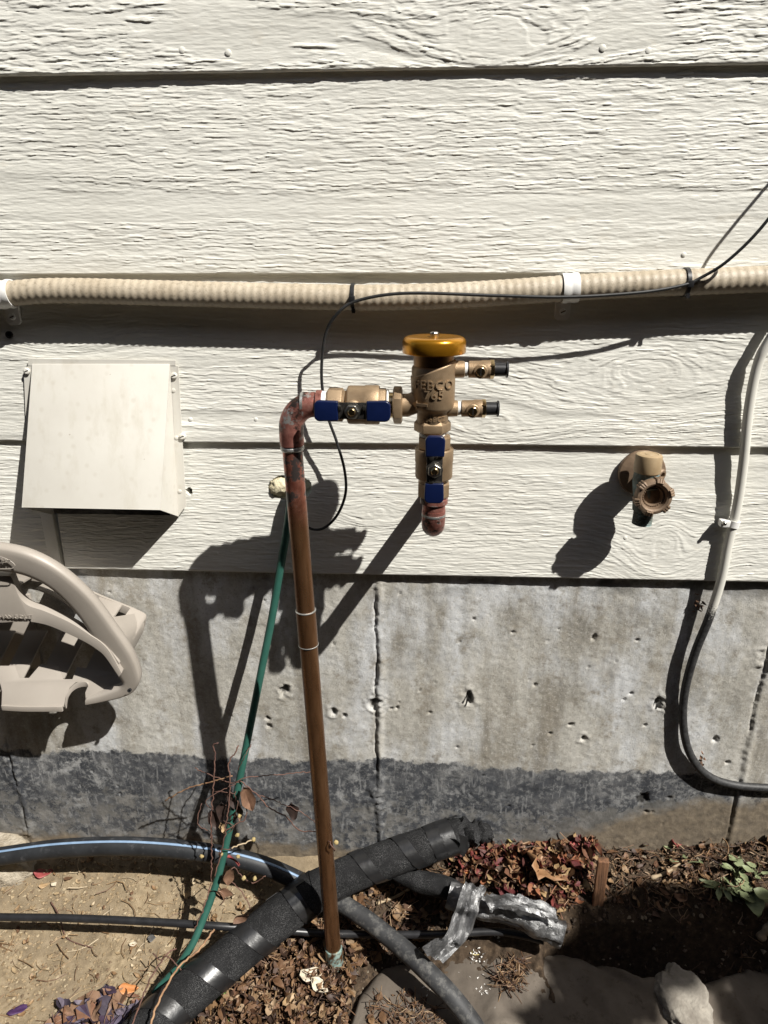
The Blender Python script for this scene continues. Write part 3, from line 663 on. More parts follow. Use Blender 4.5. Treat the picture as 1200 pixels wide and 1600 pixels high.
def lever(valve, S, mid, long, wid, axis):
    """T-handle: steel strap with two blue dipped ends; S frame: z out of the wall, x along the handle"""
    h = 0.0165
    L = long / 2
    st = MB(); st.box((0, 0, h), (0.050, wid * 0.80, 0.0022), S)
    hb = st.build('handle_strap', 'steel_dark', valve, 0.0004)
    for sgn in (-1, 1):
        a0 = 0.0165; a1 = L
        v = MB(); n = 8
        poly = []
        w2 = wid / 2; rc = 0.0065
        def corner(cx, cy, t0): return [(cx + rc * math.cos(t0 + k * math.pi / 12), cy + rc * math.sin(t0 + k * math.pi / 12)) for k in range(7)]
        poly = [(a0, -w2 * 0.94)] + corner(a1 - rc, -w2 + rc, -math.pi / 2) + corner(a1 - rc, w2 - rc, 0) + [(a0, w2 * 0.94)]
        if sgn < 0: poly = [(-x, y) for x, y in poly][::-1]
        v.prism(poly, h - 0.0035, h + 0.0045, S)
        v.build('handle_grip', 'blue', valve, 0.0018, 50, seg=3)
        # bent steel tab between strap and grip
        t = MB(); t.box((sgn * 0.0175, 0, h + 0.0012), (0.0052, wid * 0.72, 0.003), S); t.box((sgn * 0.0145, wid * 0.16, h + 0.0025), (0.004, wid * 0.22, 0.0045), S)
        t.build('handle_tab', 'steel', valve, 0.0008)
    MB().lathe([(0.0100, h + 0.001), (0.0100, h + 0.002)], S, 24).build('washer', 'steel', valve, 0.0003)
    MB().lathe([(0.0086, h + 0.0022), (0.0086, h + 0.0075), (0.0075, h + 0.0083), (0.0052, h + 0.0083)], S, 6).build('handle_nut', 'steel', valve, 0.0006)
    MB().lathe([(0.0046, h), (0.0046, h + 0.0095), (0.0036, h + 0.0105)], S, 20).build('valve_stem', 'brass', valve)
lever(bv1, S1, 0, px2m(121, AY - 0.042), px2m(33, AY - 0.042), None)
hlathe('thread_tape', 'tape_white', [(xx(604), 0.0165), (xx(605), 0.0190), (xx(607), 0.0190), (xx(608), 0.0155)])
hlathe('nipple', 'brass', [(xx(606), 0.0152), (xx(617), 0.0152)])
o = hlathe('union_nut', 'bronze', [(xx(614), 0.0190), (xx(616), 0.0232), (xx(627), 0.0232), (xx(629), 0.0190)], seg=6, bevel=0.0008)
# body casting
bc = at(677, 600, AY); bz = lambda py: at(677, py, AY).z
Mz = frame((bc.x, AY, 0), (0, 0, 1), (1, 0, 0))
body = MB()
rb = 33.5 * U
body.lathe([(23 * U, bz(668)), (24.5 * U, bz(664)), (24.5 * U, bz(645)), (26 * U, bz(641)), (rb - 0.002, bz(638)), (rb, bz(633)), (rb, bz(575)), (rb - 0.001, bz(572)), (rb - 0.003, bz(570))], Mz, 48)
# inlet arm, flared into the body
n = 16; arm = []
for i in range(n + 1):
    t = i / n; x = lerp(xx(628), bc.x - 0.002, t); r = 18 * U + (rb * 0.95 - 18 * U) * max(0, (t - 0.25) / 0.75) ** 1.6; zz = lerp(cz, bz(606), max(0, (t - 0.2) / 0.8) ** 1.3); arm.append((x, r, zz))
v = []; f = []; seg = 28
for (x, r, zz) in arm:
    for k in range(seg):
        a = 2 * math.pi * k / seg; v.append((x, AY + min(r, rb * 0.93) * math.cos(a), zz + r * math.sin(a)))
for i in range(n):
    for k in range(seg): f.append((i * seg + k, i * seg + (k + 1) % seg, (i + 1) * seg + (k + 1) % seg, (i + 1) * seg + k))
f.append(tuple(range(seg))); body.add(v, f)
# slanting shoulder of the casting
v = []; f = []; seg = 48
for k in range(seg):
    a = 2 * math.pi * k / seg; zt = bz(574) + 0.011 * max(-1, min(1, math.cos(a) * 0.9 + 0.25)) - 0.003
    for rr, dz in ((rb, -0.02), (rb + 0.0012, -0.001), (rb - 0.0003, 0.0008), (rb - 0.003, 0.0008)): v.append((bc.x + rr * math.cos(a), AY + rr * math.sin(a), zt + dz))
for k in range(seg):
    for j in range(3): f.append((k * 4 + j, ((k + 1) % seg) * 4 + j, ((k + 1) % seg) * 4 + j + 1, k * 4 + j + 1))
body.add(v, f)
body = body.build('valve_body', 'bronze', pvb, 0, 40)
MB().lathe([(rb - 0.0012, bz(592)), (rb - 0.0012, bz(574)), (rb - 0.0022, bz(573)), (rb - 0.0022, bz(551))], Mz, 48).build('bonnet', 'bonnet', pvb)
rc = 48 * U; zc0 = bz(551)
capm = MB().lathe([(rc - 0.003, zc0 + 0.002), (rc - 0.0008, zc0), (rc, zc0 + 0.001), (rc, zc0 + 0.0125), (rc - 0.0007, zc0 + 0.0150), (rc - 0.0024, zc0 + 0.0172), (rc - 0.0052, zc0 + 0.0185), (rc - 0.009, zc0 + 0.0188), (rc * 0.55, zc0 + 0.0180), (0.001, zc0 + 0.0178)], Mz, 64, cap0=True)
capo = capm.build('cap', 'gold', pvb, 0, 60)
MB().lathe([(0.0052, zc0 + 0.017), (0.0052, zc0 + 0.0225), (0.0040, zc0 + 0.024)], Mz, 8).build('cap_screw', 'steel', capo, 0.0004)
MB().lathe([(20 * U, bz(677)), (24 * U, bz(675)), (29 * U, bz(672)), (29 * U, bz(660)), (24.5 * U, bz(655))], Mz, 6).build('outlet_nut', 'bronze', pvb, 0.0008, 30)
MB().lathe([(19 * U, bz(682)), (20.5 * U, bz(681)), (20.5 * U, bz(676)), (19 * U, bz(675))], Mz, 32).build('thread_tape', 'tape_white', pvb)
# raised lettering wrapped on the casting
def wrap_text(txt, size, zc_, th0, parent, ext=0.0008, r=None, spacing=1.05):
    r = r or rb; v, f = text_mesh(txt, size, ext, None, spacing)
    v2 = []
    for x, y, z in v:
        th = th0 + x / r; rr = r + ext * 0.4 + z
        v2.append((bc.x + rr * math.sin(th), AY - rr * math.cos(th), zc_ + y))
    return MB().add(v2, f).build('raised_lettering', 'bronze', parent, 0, 30)
wrap_text('FEBCO', 0.0150, bz(597), 0.02, body, 0.0013, None, 1.12); wrap_text('765', 0.0144, bz(612), 0.02, body, 0.0013, None, 1.12)
wrap_text('-66BCZ', 0.0085, bz(651), 0.12, body, 0.0006, 24.5 * U)
ar = [(-0.012, 0), (-0.004, 0.0045), (-0.004, 0.0016), (0.0095, 0.0016), (0.0095, -0.0016), (-0.004, -0.0016), (-0.004, -0.0045)]
v = []; nA = len(ar)
for h in (-0.0008, 0.0011):
    for x, y in ar: th = -0.62 + x / rb; rr = rb + h + 0.0012; v.append((bc.x + rr * math.sin(th), AY - rr * math.cos(th), bz(627) + y))
MB().add(v, [tuple(range(nA)), tuple(range(nA, 2 * nA))] + [(k, (k + 1) % nA, nA + (k + 1) % nA, nA + k) for k in range(nA)]).build('raised_arrow', 'bronze', body, 0, 30)
# test cocks
def test_cock(px0, py, lab, stretch=1.0):
    z = at(px0, py, AY).z; x = lambda d: xx(px0 + d * stretch, py)
    t = hlathe('test_cock', 'bronze', [(x(18), 0.0068), (x(19.5), 0.0098), (x(38), 0.0102), (x(40), 0.0108), (x(52), 0.0108), (x(53), 0.0108)], z); t['label'] = lab
    hlathe('boss', 'bronze', [(x(-12), 0.0105), (x(8), 0.0098), (x(12), 0.0096), (x(13), 0.0086)], z, parent=t)
    hlathe('thread_tape', 'tape_white', [(x(12), 0.0074), (x(13), 0.0082), (x(17), 0.0082), (x(18.5), 0.0066)], z, parent=t)
    hlathe('cock_nut', 'brass', [(x(51), 0.0104), (x(52), 0.0114), (x(58.5), 0.0114), (x(59.5), 0.0098)], z, seg=6, parent=t, bevel=0.0004)
    hlathe('dust_cap', 'black', [(x(58), 0.0082), (x(77), 0.0078), (x(78), 0.0098), (x(80), 0.0098), (x(81), 0.0088)], z, parent=t)
    Mk = frame((x(37), AY, z - 0.001), (0, -1, 0), (0, 0, 1))
    MB().lathe([(0.0082, 0.006), (0.0082, 0.0112), (0.0074, 0.0118)], Mk, 20).build('cock_plug', 'bronze', t)
    k = MB().lathe([(0.0054, 0.0112), (0.0054, 0.0132), (0.0048, 0.0137)], Mk, 20).build('cock_screw', 'brass', t)
    MB().box((0, 0, 0.0137), (0.0092, 0.0013, 0.0006), Mk).build('screw_slot', 'steel_dark', k)
test_cock(713, 577, 'upper test cock with black dust cap'); test_cock(703, 638, 'lower test cock with black dust cap', 0.945)
# lower ball valve, adapter and elbow into the wall
zt_, zb_ = bz(679), bz(776)
bv2, M2, S2 = ball_valve('ball_valve', Vector((bc.x + 0.003, AY, zb_)), (0, 0, 1), zt_ - zb_, 'vertical bronze ball valve below the body')
lever(bv2, S2, 0, px2m(113, AY - 0.042), px2m(32, AY - 0.042), None)
Mv = frame((bc.x + 0.004, AY, 0), (0, 0, 1), (1, 0, 0))
MB().lathe([(0.0135, bz(800)), (0.0145, bz(799)), (0.0145, bz(786)), (0.0175, bz(785)), (0.0175, bz(778)), (0.016, bz(777)), (0.016, zb_ + 0.002)], Mv, 28).build('male_adapter', 'fitting', pvb)
MB().lathe([(0.0136, bz(806)), (0.0153, bz(805)), (0.0153, bz(802)), (0.0136, bz(801))], Mv, 28).build('solder_ring', 'solder', pvb)
ez = bz(800); ex = bc.x + 0.004
arc = [Vector((ex, AY + 0.026 - 0.026 * math.cos(t), ez - 0.026 * math.sin(t))) for t in np.linspace(0, math.pi / 2, 12)]
MB().tube([Vector((ex, AY, ez + 0.003))] + arc + [Vector((ex, AY + 0.034, ez - 0.026))], 0.0150, 24).build('elbow', 'fitting', pvb)
o = MB().tube([Vector((ex, AY + 0.033 + i * 0.02, ez - 0.026)) for i in range(9)], 0.0131, 20).build('wall_pipe', 'copper', pvb); patina_attr(o, lambda p: (0, 0.2, 0.3))

# ------------------------------------------------------------------ vent hood
vt = thing('vent_hood', 'cream sheet-metal vent hood screwed to the siding above the hose hanger', 'vent hood', at(160, 690, 0))
WY = -0.0125
tl, tr = at(50, 569, WY - 0.004), at(265, 569, WY - 0.004)
bl, brr = at(34, 793, -0.076), at(250, 797, -0.076)
wl, wr = at(68, 815, WY), at(279, 807, WY)
hood = MB(); th = 0.0012
def sheet(mb, a, b, c, d, n=Vector((0, 1, 0.3)), t=th):
    n = n.normalized() * t; v = [a, b, c, d, a + n, b + n, c + n, d + n]
    mb.add(v, [(0, 1, 2, 3), (7, 6, 5, 4), (0, 4, 5, 1), (1, 5, 6, 2), (2, 6, 7, 3), (3, 7, 4, 0)])
sheet(hood, tl, tr, brr, bl)
sheet(hood, bl, brr, brr + Vector((0, 0.010, 0.003)), bl + Vector((0, 0.010, 0.003)), Vector((0, 0.2, 1)))
hood.build('hood', 'vent', vt, 0.0004)
sr = MB(); sheet(sr, tr + Vector((0.0006, 0, 0)), Vector((wr.x, WY, wr.z)), brr + Vector((0.0006, 0, 0)), tr + Vector((0.0006, 0, -0.001)), Vector((-1, 0, 0.0)), 0.001); sr.build('side_panel', 'vent', vt)
wl2 = Vector((wr.x - (tr.x - tl.x), WY, wr.z)); sl_ = MB(); sheet(sl_, tl, Vector((wl2.x, WY, wr.z)), bl, tl + Vector((0, 0, -0.001)), Vector((1, 0, 0)), 0.001); sl_.build('side_panel', 'vent', vt)
fr1 = [at(266, 570, WY), at(279, 572, WY), at(291, 790, WY), at(282, 802, WY), at(279, 807, WY)]
mb = MB(); q = [Vector((p.x, 0, p.z)) for p in fr1]; mb.prism([(p.x, p.z) for p in q], -WY, -WY + 0.0015, frame((0, 0, 0), (0, -1, 0), (1, 0, 0))); mb.build('flange', 'vent', vt)
fl1 = [at(38, 576, WY), at(51, 568, WY), at(51, 800, WY), at(46, 800, WY)]
mb = MB(); mb.prism([(p.x, p.z) for p in fl1], -WY, -WY + 0.0015, frame((0, 0, 0), (0, -1, 0), (1, 0, 0))); mb.build('flange', 'vent', vt)
mb = MB(); mb.prism([(p.x, p.z) for p in (at(45, 560, WY), at(275, 563, WY), at(275, 571, WY), at(45, 571, WY))], -WY + 0.0002, -WY + 0.002, frame((0, 0, 0), (0, -1, 0), (1, 0, 0))); mb.build('flange', 'vent', vt)
def screw(p, parent, r=0.0048, mat='strap', d=(0, -1, 0.1), rot=0.4):
    M = frame(p, d, (math.cos(rot), 0, math.sin(rot)))
    s = MB().lathe([(r, -0.004), (r, 0.0016), (r * 0.7, 0.0026)], M, 14).build('screw', mat, parent)
    MB().box((0, 0, 0.0026), (r * 1.5, r * 0.28, 0.0005), M).build('screw_slot', 'steel_dark', s)
for px, py in ((42, 580), (272, 587), (285, 682)): screw(at(px, py, WY - 0.002), vt, 0.0046, 'vent')
for px, py in ((271, 610), (276, 684), (281, 768)):
    MB().lathe([(0.003, 0), (0.0028, 0.0008), (0.001, 0.0012)], frame(at(px, py, WY - 0.0015), (0, -1, 0)), 12).build('rivet', 'vent', vt)
# damper flap inside the hood
mb = MB(); mb.box(((wl2.x + wr.x) / 2, -0.020, (tl.z + wr.z) / 2 - 0.01), (wr.x - wl2.x - 0.02, 0.003, tl.z - wr.z - 0.03)); mb.build('damper_flap', 'steel_dark', vt)

# ------------------------------------------------------------------ flexible conduit, its straps, cable and ties
CY = -0.0272
cl = [(-900, 470), (-300, 490), (-120, 480), (-40, 468), (0, 461), (60, 455), (130, 454.5), (220, 457), (330, 460), (450, 463), (560, 465), (680, 463), (790, 457), (890, 450), (1000, 444), (1100, 440), (1200, 436), (1330, 434), (2100, 440)]
cp = resample(catmull([at(x, y, CY) for x, y in cl], 14), 0.0016)
L_ = 0.0016
rib = [0.0165 + 0.00032 * math.cos(2 * math.pi * i * L_ / 0.0108) for i in range(len(cp))]
cond = thing('flexible_conduit', 'beige ribbed flexible conduit running across the siding', 'conduit', at(600, 465, CY))
MB().tube(cp, rib, 22).build('conduit_tube', 'conduit', cond, 0, 180)
def cpt(px):
    return min(cp, key=lambda p: abs(p.x - at(px, 458, CY).x))
def strap(px, label):
    p = cpt(px); q = cpt(px + 30); d = (q - p).normalized()
    t = thing('pipe_strap', label, 'strap', p, 'white straps holding the conduit')
    M = frame(p, d, (0, 0, 1)); w = 0.0105
    mb = MB(); pr_ = [(0.0172, -w), (0.0186, -w), (0.0192, -w * 0.5), (0.0182, -w * 0.15), (0.0182, w * 0.15), (0.0192, w * 0.5), (0.0186, w), (0.0172, w)]
    mb.lathe(pr_ + [pr_[0]], M, 36, False, False); mb.build('strap_loop', 'strap', t)
    c = p + Vector((-0.004, 0, -0.030)); c.y = -0.0105
    pl = [(-0.010, 0.016), (0.010, 0.016), (0.010, -0.008), (0.006, -0.012), (-0.006, -0.012), (-0.010, -0.008)]
    MB().prism([(x + c.x, y + c.z) for x, y in pl], 0.009, 0.0135, frame((0, 0, 0), (0, -1, 0), (1, 0, 0))).build('strap_tab', 'strap', t, 0.0008)
    screw(Vector((c.x, -0.0138, c.z - 0.001)), t, 0.0045, 'strap')
strap(8, 'white conduit strap at the left edge above the vent hood'); strap(889, 'white conduit strap above the hose bib')
def cable_tie(px, label):
    p = cpt(px); d = (cpt(px + 30) - p).normalized(); t = thing('cable_tie', label, 'cable tie', p, 'black cable ties on the conduit')
    M = frame(p, d, (0, 0, 1)); mb = MB().lathe([(0.0168, -0.0024), (0.0186, -0.0024), (0.0186, 0.0024), (0.0168, 0.0024), (0.0168, -0.0024)], M, 32, False, False); mb.build('tie_band', 'black', t)
    hd = p + Vector((0, -0.0195, -0.001)); MB().box(hd, (0.0075, 0.006, 0.0085)).build('tie_head', 'black', t, 0.0008)
    e = p + Vector((0.001, -0.014, -0.016)); MB().box(e, (0.0045, 0.0015, 0.006)).build('tie_tail', 'black', t)
cable_tie(552, 'black cable tie on the conduit left of the gold cap'); cable_tie(1068, 'black cable tie on the conduit near the right edge')
fc = -0.0475
cb = [(at(1420, 60, -0.075)), at(1290, 215, -0.075), at(1200, 343, -0.068), at(1140, 405, -0.058), at(1095, 434, fc), at(1066, 446, fc - 0.001), at(1000, 457, fc - 0.004), at(890, 464, fc - 0.006), at(780, 462, fc - 0.006), at(660, 458, fc - 0.006), at(600, 461, fc - 0.004), at(552, 472, fc - 0.001), at(530, 487, -0.050), at(512, 513, -0.044), at(504, 550, -0.040), at(503, 600, -0.038), at(512, 650, -0.036), at(526, 690, -0.034), at(538, 733, -0.032), at(540, 770, -0.030), at(528, 803, -0.028), at(508, 824, -0.026), at(488, 827, -0.024), at(472, 815, -0.022), at(462, 795, -0.02), at(458, 772, -0.012), at(458, 765, 0.012)]
o = MB().tube(resample(catmull(cb, 10), 0.004), 0.0021, 8).build('thin_cable', 'cable', None, 0, 180)
tag(o, 'thin black cable tied along the conduit and looping down behind the copper pipe', 'cable')
# small staples/knots along it
# ------------------------------------------------------------------ painted cable on the right
pc = [at(1420, 300, -0.024), at(1290, 400, -0.024), at(1205, 528, -0.026), at(1184, 570, -0.024), at(1170, 640, -0.0225), at(1162, 720, -0.021), at(1152, 790, -0.020), at(1138, 850, -0.021), at(1127, 905, -0.022), at(1108, 965, -0.021), at(1086, 1020, -0.018), at(1071, 1075, -0.014), at(1067, 1120, -0.012), at(1072, 1160, -0.013), at(1085, 1190, -0.012), at(1108, 1213, -0.011), at(1145, 1226, -0.010), at(1200, 1231, -0.010), at(1300, 1233, -0.010), at(1500, 1236, -0.010), at(1900, 1230, -0.010)]
o = MB().tube(resample(catmull(pc, 10), 0.004), 0.0066, 14).build('coax_cable', 'cable_paint', None, 0, 180)
a = o.data.attributes.new('paint', 'FLOAT_COLOR', 'POINT'); zp = at(1113, 955, -0.026).z
for i, v in enumerate(o.data.vertices):
    k = max(0, min(1, (v.co.z - zp) / 0.09 + 0.5)); a.data[i].color = (k, k, k, 1)
tag(o, 'cable painted white on the siding and bare black below, curving along the right edge', 'cable')
ct = thing('cable_clip', 'small white clip holding the painted cable to the siding', 'clip', at(1140, 818, -0.012))
p = at(1146, 818, -0.0205); MB().lathe([(0.0068, -0.005), (0.0086, -0.005), (0.0086, 0.005), (0.0068, 0.005), (0.0068, -0.005)], frame(p, (0.16, 0, 1)), 20, False, False).build('clip_loop', 'strap', ct)
MB().box(at(1132, 817, -0.020), (0.014, 0.012, 0.010)).build('clip_block', 'strap', ct, 0.0015)
MB().lathe([(0.003, 0), (0.003, 0.004), (0.002, 0.005)], frame(at(1131, 817, -0.026), (0, -1, 0)), 10).build('clip_nail', 'steel', ct)

# ------------------------------------------------------------------ unseen wall added behind the viewer to block sky light
nb = thing('sky_block_wall', 'plain dark wall added out of view behind the viewer to block sky light', 'house', (0, -2.2, -0.1))
mb = MB(); mb.box((0, -2.30, 1.45), (16, 0.2, 3.3)); mb.build('wall', 'sky_block_dark', nb)
mb = MB(); mb.box((0, -2.43, 3.16), (16, 0.55, 0.12)); mb.build('sky_block_cap', 'sky_block_dark', nb)

# ------------------------------------------------------------------ hose bib
hb0 = at(1002, 738, -0.010)
hb = thing('hose_bib', 'weathered tan frost-free hose bib with a round knurled handle', 'hose bib', hb0)
MB().lathe([(0.033, -0.003), (0.034, 0.003), (0.0325, 0.006), (0.024, 0.008), (0.016, 0.009)], frame(hb0, (0, -1, 0)), 32).build('wall_flange', 'bib', hb)
ax = at(1013, 752, -0.055)
MB().tube(catmull([hb0 + Vector((0.002, 0.002, 0)), hb0 + Vector((0.004, -0.02, -0.001)), ax], 5), 0.0125, 20).build('inlet_neck', 'bib_body', hb)
hc = at(1021, 776, -0.076); hn = Vector((0.02, -1.0, 0.06)).normalized()
sp0 = at(1008, 748, -0.050); sp1 = at(1007, 795, -0.050)
MB().tube(catmull([at(1013, 735, -0.052), sp0, at(1008, 772, -0.051), sp1], 5), [0.0165] * 16, 24).build('spout_body', 'bib_body', hb)
MB().tube([ax + Vector((0, 0.01, 0)), hc + Vector((0, 0.014, 0))], 0.0125, 20).build('stem_housing', 'bib_body', hb)
# threaded outlet
t0 = at(1006, 797, -0.050); pf = []
for i in range(9): pf += [(0.0128, 0.0 + i * 0.0024), (0.0138, 0.0012 + i * 0.0024)]
MB().lathe([(0.010, -0.001)] + pf + [(0.0105, 0.022), (0.0095, 0.010)], frame(t0, (-0.03, 0, -1)), 24).build('threaded_outlet', 'bib_body', hb)
# vacuum breaker cap
cb0 = at(1011, 735, -0.052)
MB().lathe([(0.0178, -0.002), (0.0185, 0.000), (0.0180, 0.020), (0.0172, 0.0225), (0.0150, 0.0235), (0.0120, 0.0238), (0.0115, 0.0232), (0.0060, 0.0232), (0.0055, 0.0238), (0.001, 0.0238)], frame(cb0, (0.02, 0.0, 1)), 36).build('breaker_cap', 'bib_cap', hb)
sc1 = at(1031, 741, -0.050); MB().lathe([(0.0085, -0.012), (0.0085, 0.003), (0.0070, 0.005), (0.0045, 0.005), (0.0040, 0.001)], frame(sc1, (0.55, -0.8, -0.1)), 18).build('side_screw', 'bib', hb)
# handle: ring, lugs, hub cup
Mh = frame(hc, hn, (1, 0, 0))
hd = MB().lathe([(0.0215, -0.009), (0.0245, -0.006), (0.0248, 0.003), (0.0232, 0.0055), (0.0195, 0.0065), (0.0170, 0.0050), (0.0160, 0.0015), (0.0152, -0.0005), (0.0132, 0.0000), (0.0124, -0.002), (0.0118, -0.018), (0.002, -0.020)], Mh, 40)
handle = hd.build('handle', 'bib', hb, 0, 40)
for k in range(6):
    a = k * math.pi / 3 + 0.30; lug = MB()
    for j in (-1, 0, 1):
        aa = a + j * 0.15; c = Vector((0.0248 * math.cos(aa), 0.0248 * math.sin(aa), 0.0))
        lug.tube([Mh @ (c + Vector((0, 0, -0.007))), Mh @ (c + Vector((0, 0, 0.0052))), Mh @ (c * 0.84 + Vector((0, 0, 0.0072)))], [0.0021, 0.0025, 0.0017], 8)
    lug.build('handle_lug', 'bib', handle)
for k in range(26):
    a = k * 2 * math.pi / 26; c = Mh @ Vector((0.0135 * math.cos(a), 0.0135 * math.sin(a), 0.0))
    MB().lathe([(0.0008, -0.001), (0.0007, 0.0006)], frame(c, hn), 6).build('rim_bead', 'bib', handle)

# ------------------------------------------------------------------ plastic hose hanger on the foundation
HY = -0.105
hg = thing('hose_hanger', 'taupe plastic hose hanger bolted to the foundation under the vent hood', 'hose hanger', at(0, 1060, -0.01))
HC = at(-45, 1000, HY)                                     # its middle, beyond the left edge
def hp(px, py, Y=HY): return at(px, py, Y)
def mirror(pts): return [Vector((2 * HC.x - p.x, p.y, p.z)) for p in pts[::-1]]
yarch = lambda py: -0.125 + 0.045 * max(0, min(1, (py - 870) / 215))
outer = [(-45, 854), (0, 857), (45, 868), (92, 893), (140, 935), (178, 985), (203, 1022), (215, 1050), (217, 1068), (208, 1083), (190, 1092), (160, 1099), (133, 1104)]
inner = [(-45, 893), (0, 895), (40, 903), (80, 924), (118, 962), (148, 1005), (172, 1040), (186, 1062), (190, 1070), (186, 1076), (176, 1080), (155, 1087), (133, 1093)]
O_ = catmull([hp(x, y, yarch(y)) for x, y in outer], 6); I_ = catmull([hp(x, y, yarch(y)) for x, y in inner], 6)
O_ = mirror(O_)[:-1] + O_; I_ = mirror(I_)[:-1] + I_
mb = MB(); n = len(O_); K = 14; v = []; f = []
for i in range(n):
    c = (O_[i] + I_[i]) / 2; h = (O_[i] - I_[i]) / 2; dn = Vector((0, 1, 0.25)).normalized()
    for k in range(K):
        a = 2 * math.pi * k / K; cs, sn = math.cos(a), math.sin(a)
        sx = math.copysign(abs(cs) ** 0.42, cs); sy = math.copysign(abs(sn) ** 0.42, sn)
        v.append(c + h * sx + dn * (0.009 * (1 + sy)))
for i in range(n - 1):
    for k in range(K): f.append((i * K + k, i * K + (k + 1) % K, (i + 1) * K + (k + 1) % K, (i + 1) * K + k))
f += [tuple(range(K))[::-1], tuple((n - 1) * K + k for k in range(K))]
mb.add(v, f).build('front_arch', 'hanger', hg, 0, 70)
# name band across the opening
bt = [(-45, 899), (0, 900), (16, 901), (22, 912), (30, 932), (44, 946), (70, 955), (110, 973), (140, 992), (158, 1004), (172, 1020), (190, 1052)]
bb = [(-45, 974), (0, 973), (20, 972), (34, 971.5), (50, 972), (62, 974), (80, 979), (112, 993), (136, 1005), (150, 1014), (164, 1026), (186, 1058)]
by = lambda i: -0.108 + 0.010 * i / 10
T_ = catmull([hp(x, y, by(i)) for i, (x, y) in enumerate(bt)], 5); B_ = catmull([hp(x, y, by(i)) for i, (x, y) in enumerate(bb)], 5)
Tm = mirror(T_)[:-1] + T_; Bm = mirror(B_)[:-1] + B_
MB().strip(Bm, Tm, 0.012, (0, 1, 0.2)).build('name_band', 'hanger', hg, 0.0022, 40)
# lettering on band and arch
def flat_text(txt, size, p0, p1, up, parent, mat='letter', ext=0.0006):
    v, f = text_mesh(txt, size, ext, None, 1.08); x = (p1 - p0).normalized(); z = x.cross(Vector(up)).normalized(); y = z.cross(x)
    M = Matrix.Identity(4); c = (p0 + p1) / 2
    for i in range(3): M[i][0], M[i][1], M[i][2], M[i][3] = x[i], y[i], z[i], c[i]
    MB().add(v, f, M).build('raised_lettering', mat, parent, 0, 30)
flat_text('HANGOUT', 0.0098, hp(0, 964, -0.1095), hp(50, 964, -0.1092), (0, -0.2, 1), hg)
flat_text('EST', 0.0085, hp(-2, 876, -0.1265), hp(20, 878, -0.1265), (0, -0.2, 1), hg)
oc = hp(-14, 878, -0.126); el = [oc + Vector((0.034 * math.cos(t), -0.0004, 0.0105 * math.sin(t) - 0.005 * math.cos(t) ** 2)) for t in np.linspace(0, 2 * math.pi, 40)]
MB().tube(el, 0.0007, 6, False).build('logo_outline', 'letter', hg)
# sloping slotted tray: slats from the front lip back to the wall
lipY, backY = -0.082, -0.012
def trayp(px, py):  # py 1100 at the lip, 985 at the wall
    t = (1100 - py) / 115; return at(px, py, lerp(lipY, backY, t))
xs_ = [(-150, -122), (-112, -76), (-66, -40), (-32, 0), (12, 32), (48, 100), (116, 176)]
def slat(x0, x1, y0, y1, skew):
    A = []; B = []
    for k in range(9):
        t = k / 8; py = lerp(y0, y1, t); s_ = skew * t; A.append(trayp(x0 + s_, py)); B.append(trayp(x1 + s_, py))
    return MB().strip(A, B, 0.0035, (0, 0.5, -0.85))
for (x0, x1) in ((-170, -128), (-112, -70), (-52, -14), (4, 36), (60, 100), (126, 178)):
    slat(x0, x1, 1060, 985, 38).build('tray_slat', 'hanger', hg, 0.0008)
# front part of the tray with the tool notches
lip = [(-205, 1088), (-180, 1096), (-130, 1104), (-128, 1074), (-118, 1066), (-104, 1066), (-98, 1078), (-98, 1107), (0, 1108), (2, 1078), (8, 1068), (18, 1064)]
front = [(2, 1103), (3, 1080), (0, 1068), (-8, 1062), (-10, 1040), (24, 1040), (31, 1059), (45, 1059), (64, 1037), (92, 1040), (99, 1061), (113, 1061), (120, 1042), (195, 1052), (198, 1062), (187, 1078), (165, 1087), (134, 1096), (133, 1082), (139, 1068), (132, 1064), (118, 1066), (108, 1075), (104, 1088), (99, 1104)]
def tray_piece(poly, name):
    P2 = [trayp(x, y) for x, y in poly]; n = len(P2); dn = Vector((0, 0.5, -0.85)) * 0.0045
    MB().add(P2 + [p + dn for p in P2], [tuple(range(n)), tuple(range(2 * n - 1, n - 1, -1))] + [(k, (k + 1) % n, n + (k + 1) % n, n + k) for k in range(n)]).build(name, 'hanger', hg, 0.0008, 30)
tray_piece(front, 'tray'); 
mp = [(-90 - x, y) for x, y in front][::-1]; tray_piece(mp, 'tray')
def lipbar(pts, name='tray_lip'):
    P_ = catmull([trayp(x, y) + Vector((0, -0.003, -0.001)) for x, y in pts], 5)
    MB().strip([p + Vector((0, 0, -0.007)) for p in P_], [p + Vector((0, 0, 0.0025)) for p in P_], 0.004, (0, 1, 0)).build(name, 'hanger', hg, 0.0012, 40)
lipbar([(3, 1102), (40, 1104), (98, 1104)])
lipbar([(-93, 1102), (-130, 1104), (-188, 1104)])
lipbar([(103, 1100), (105, 1086), (112, 1074), (122, 1067), (134, 1065), (139, 1069)])
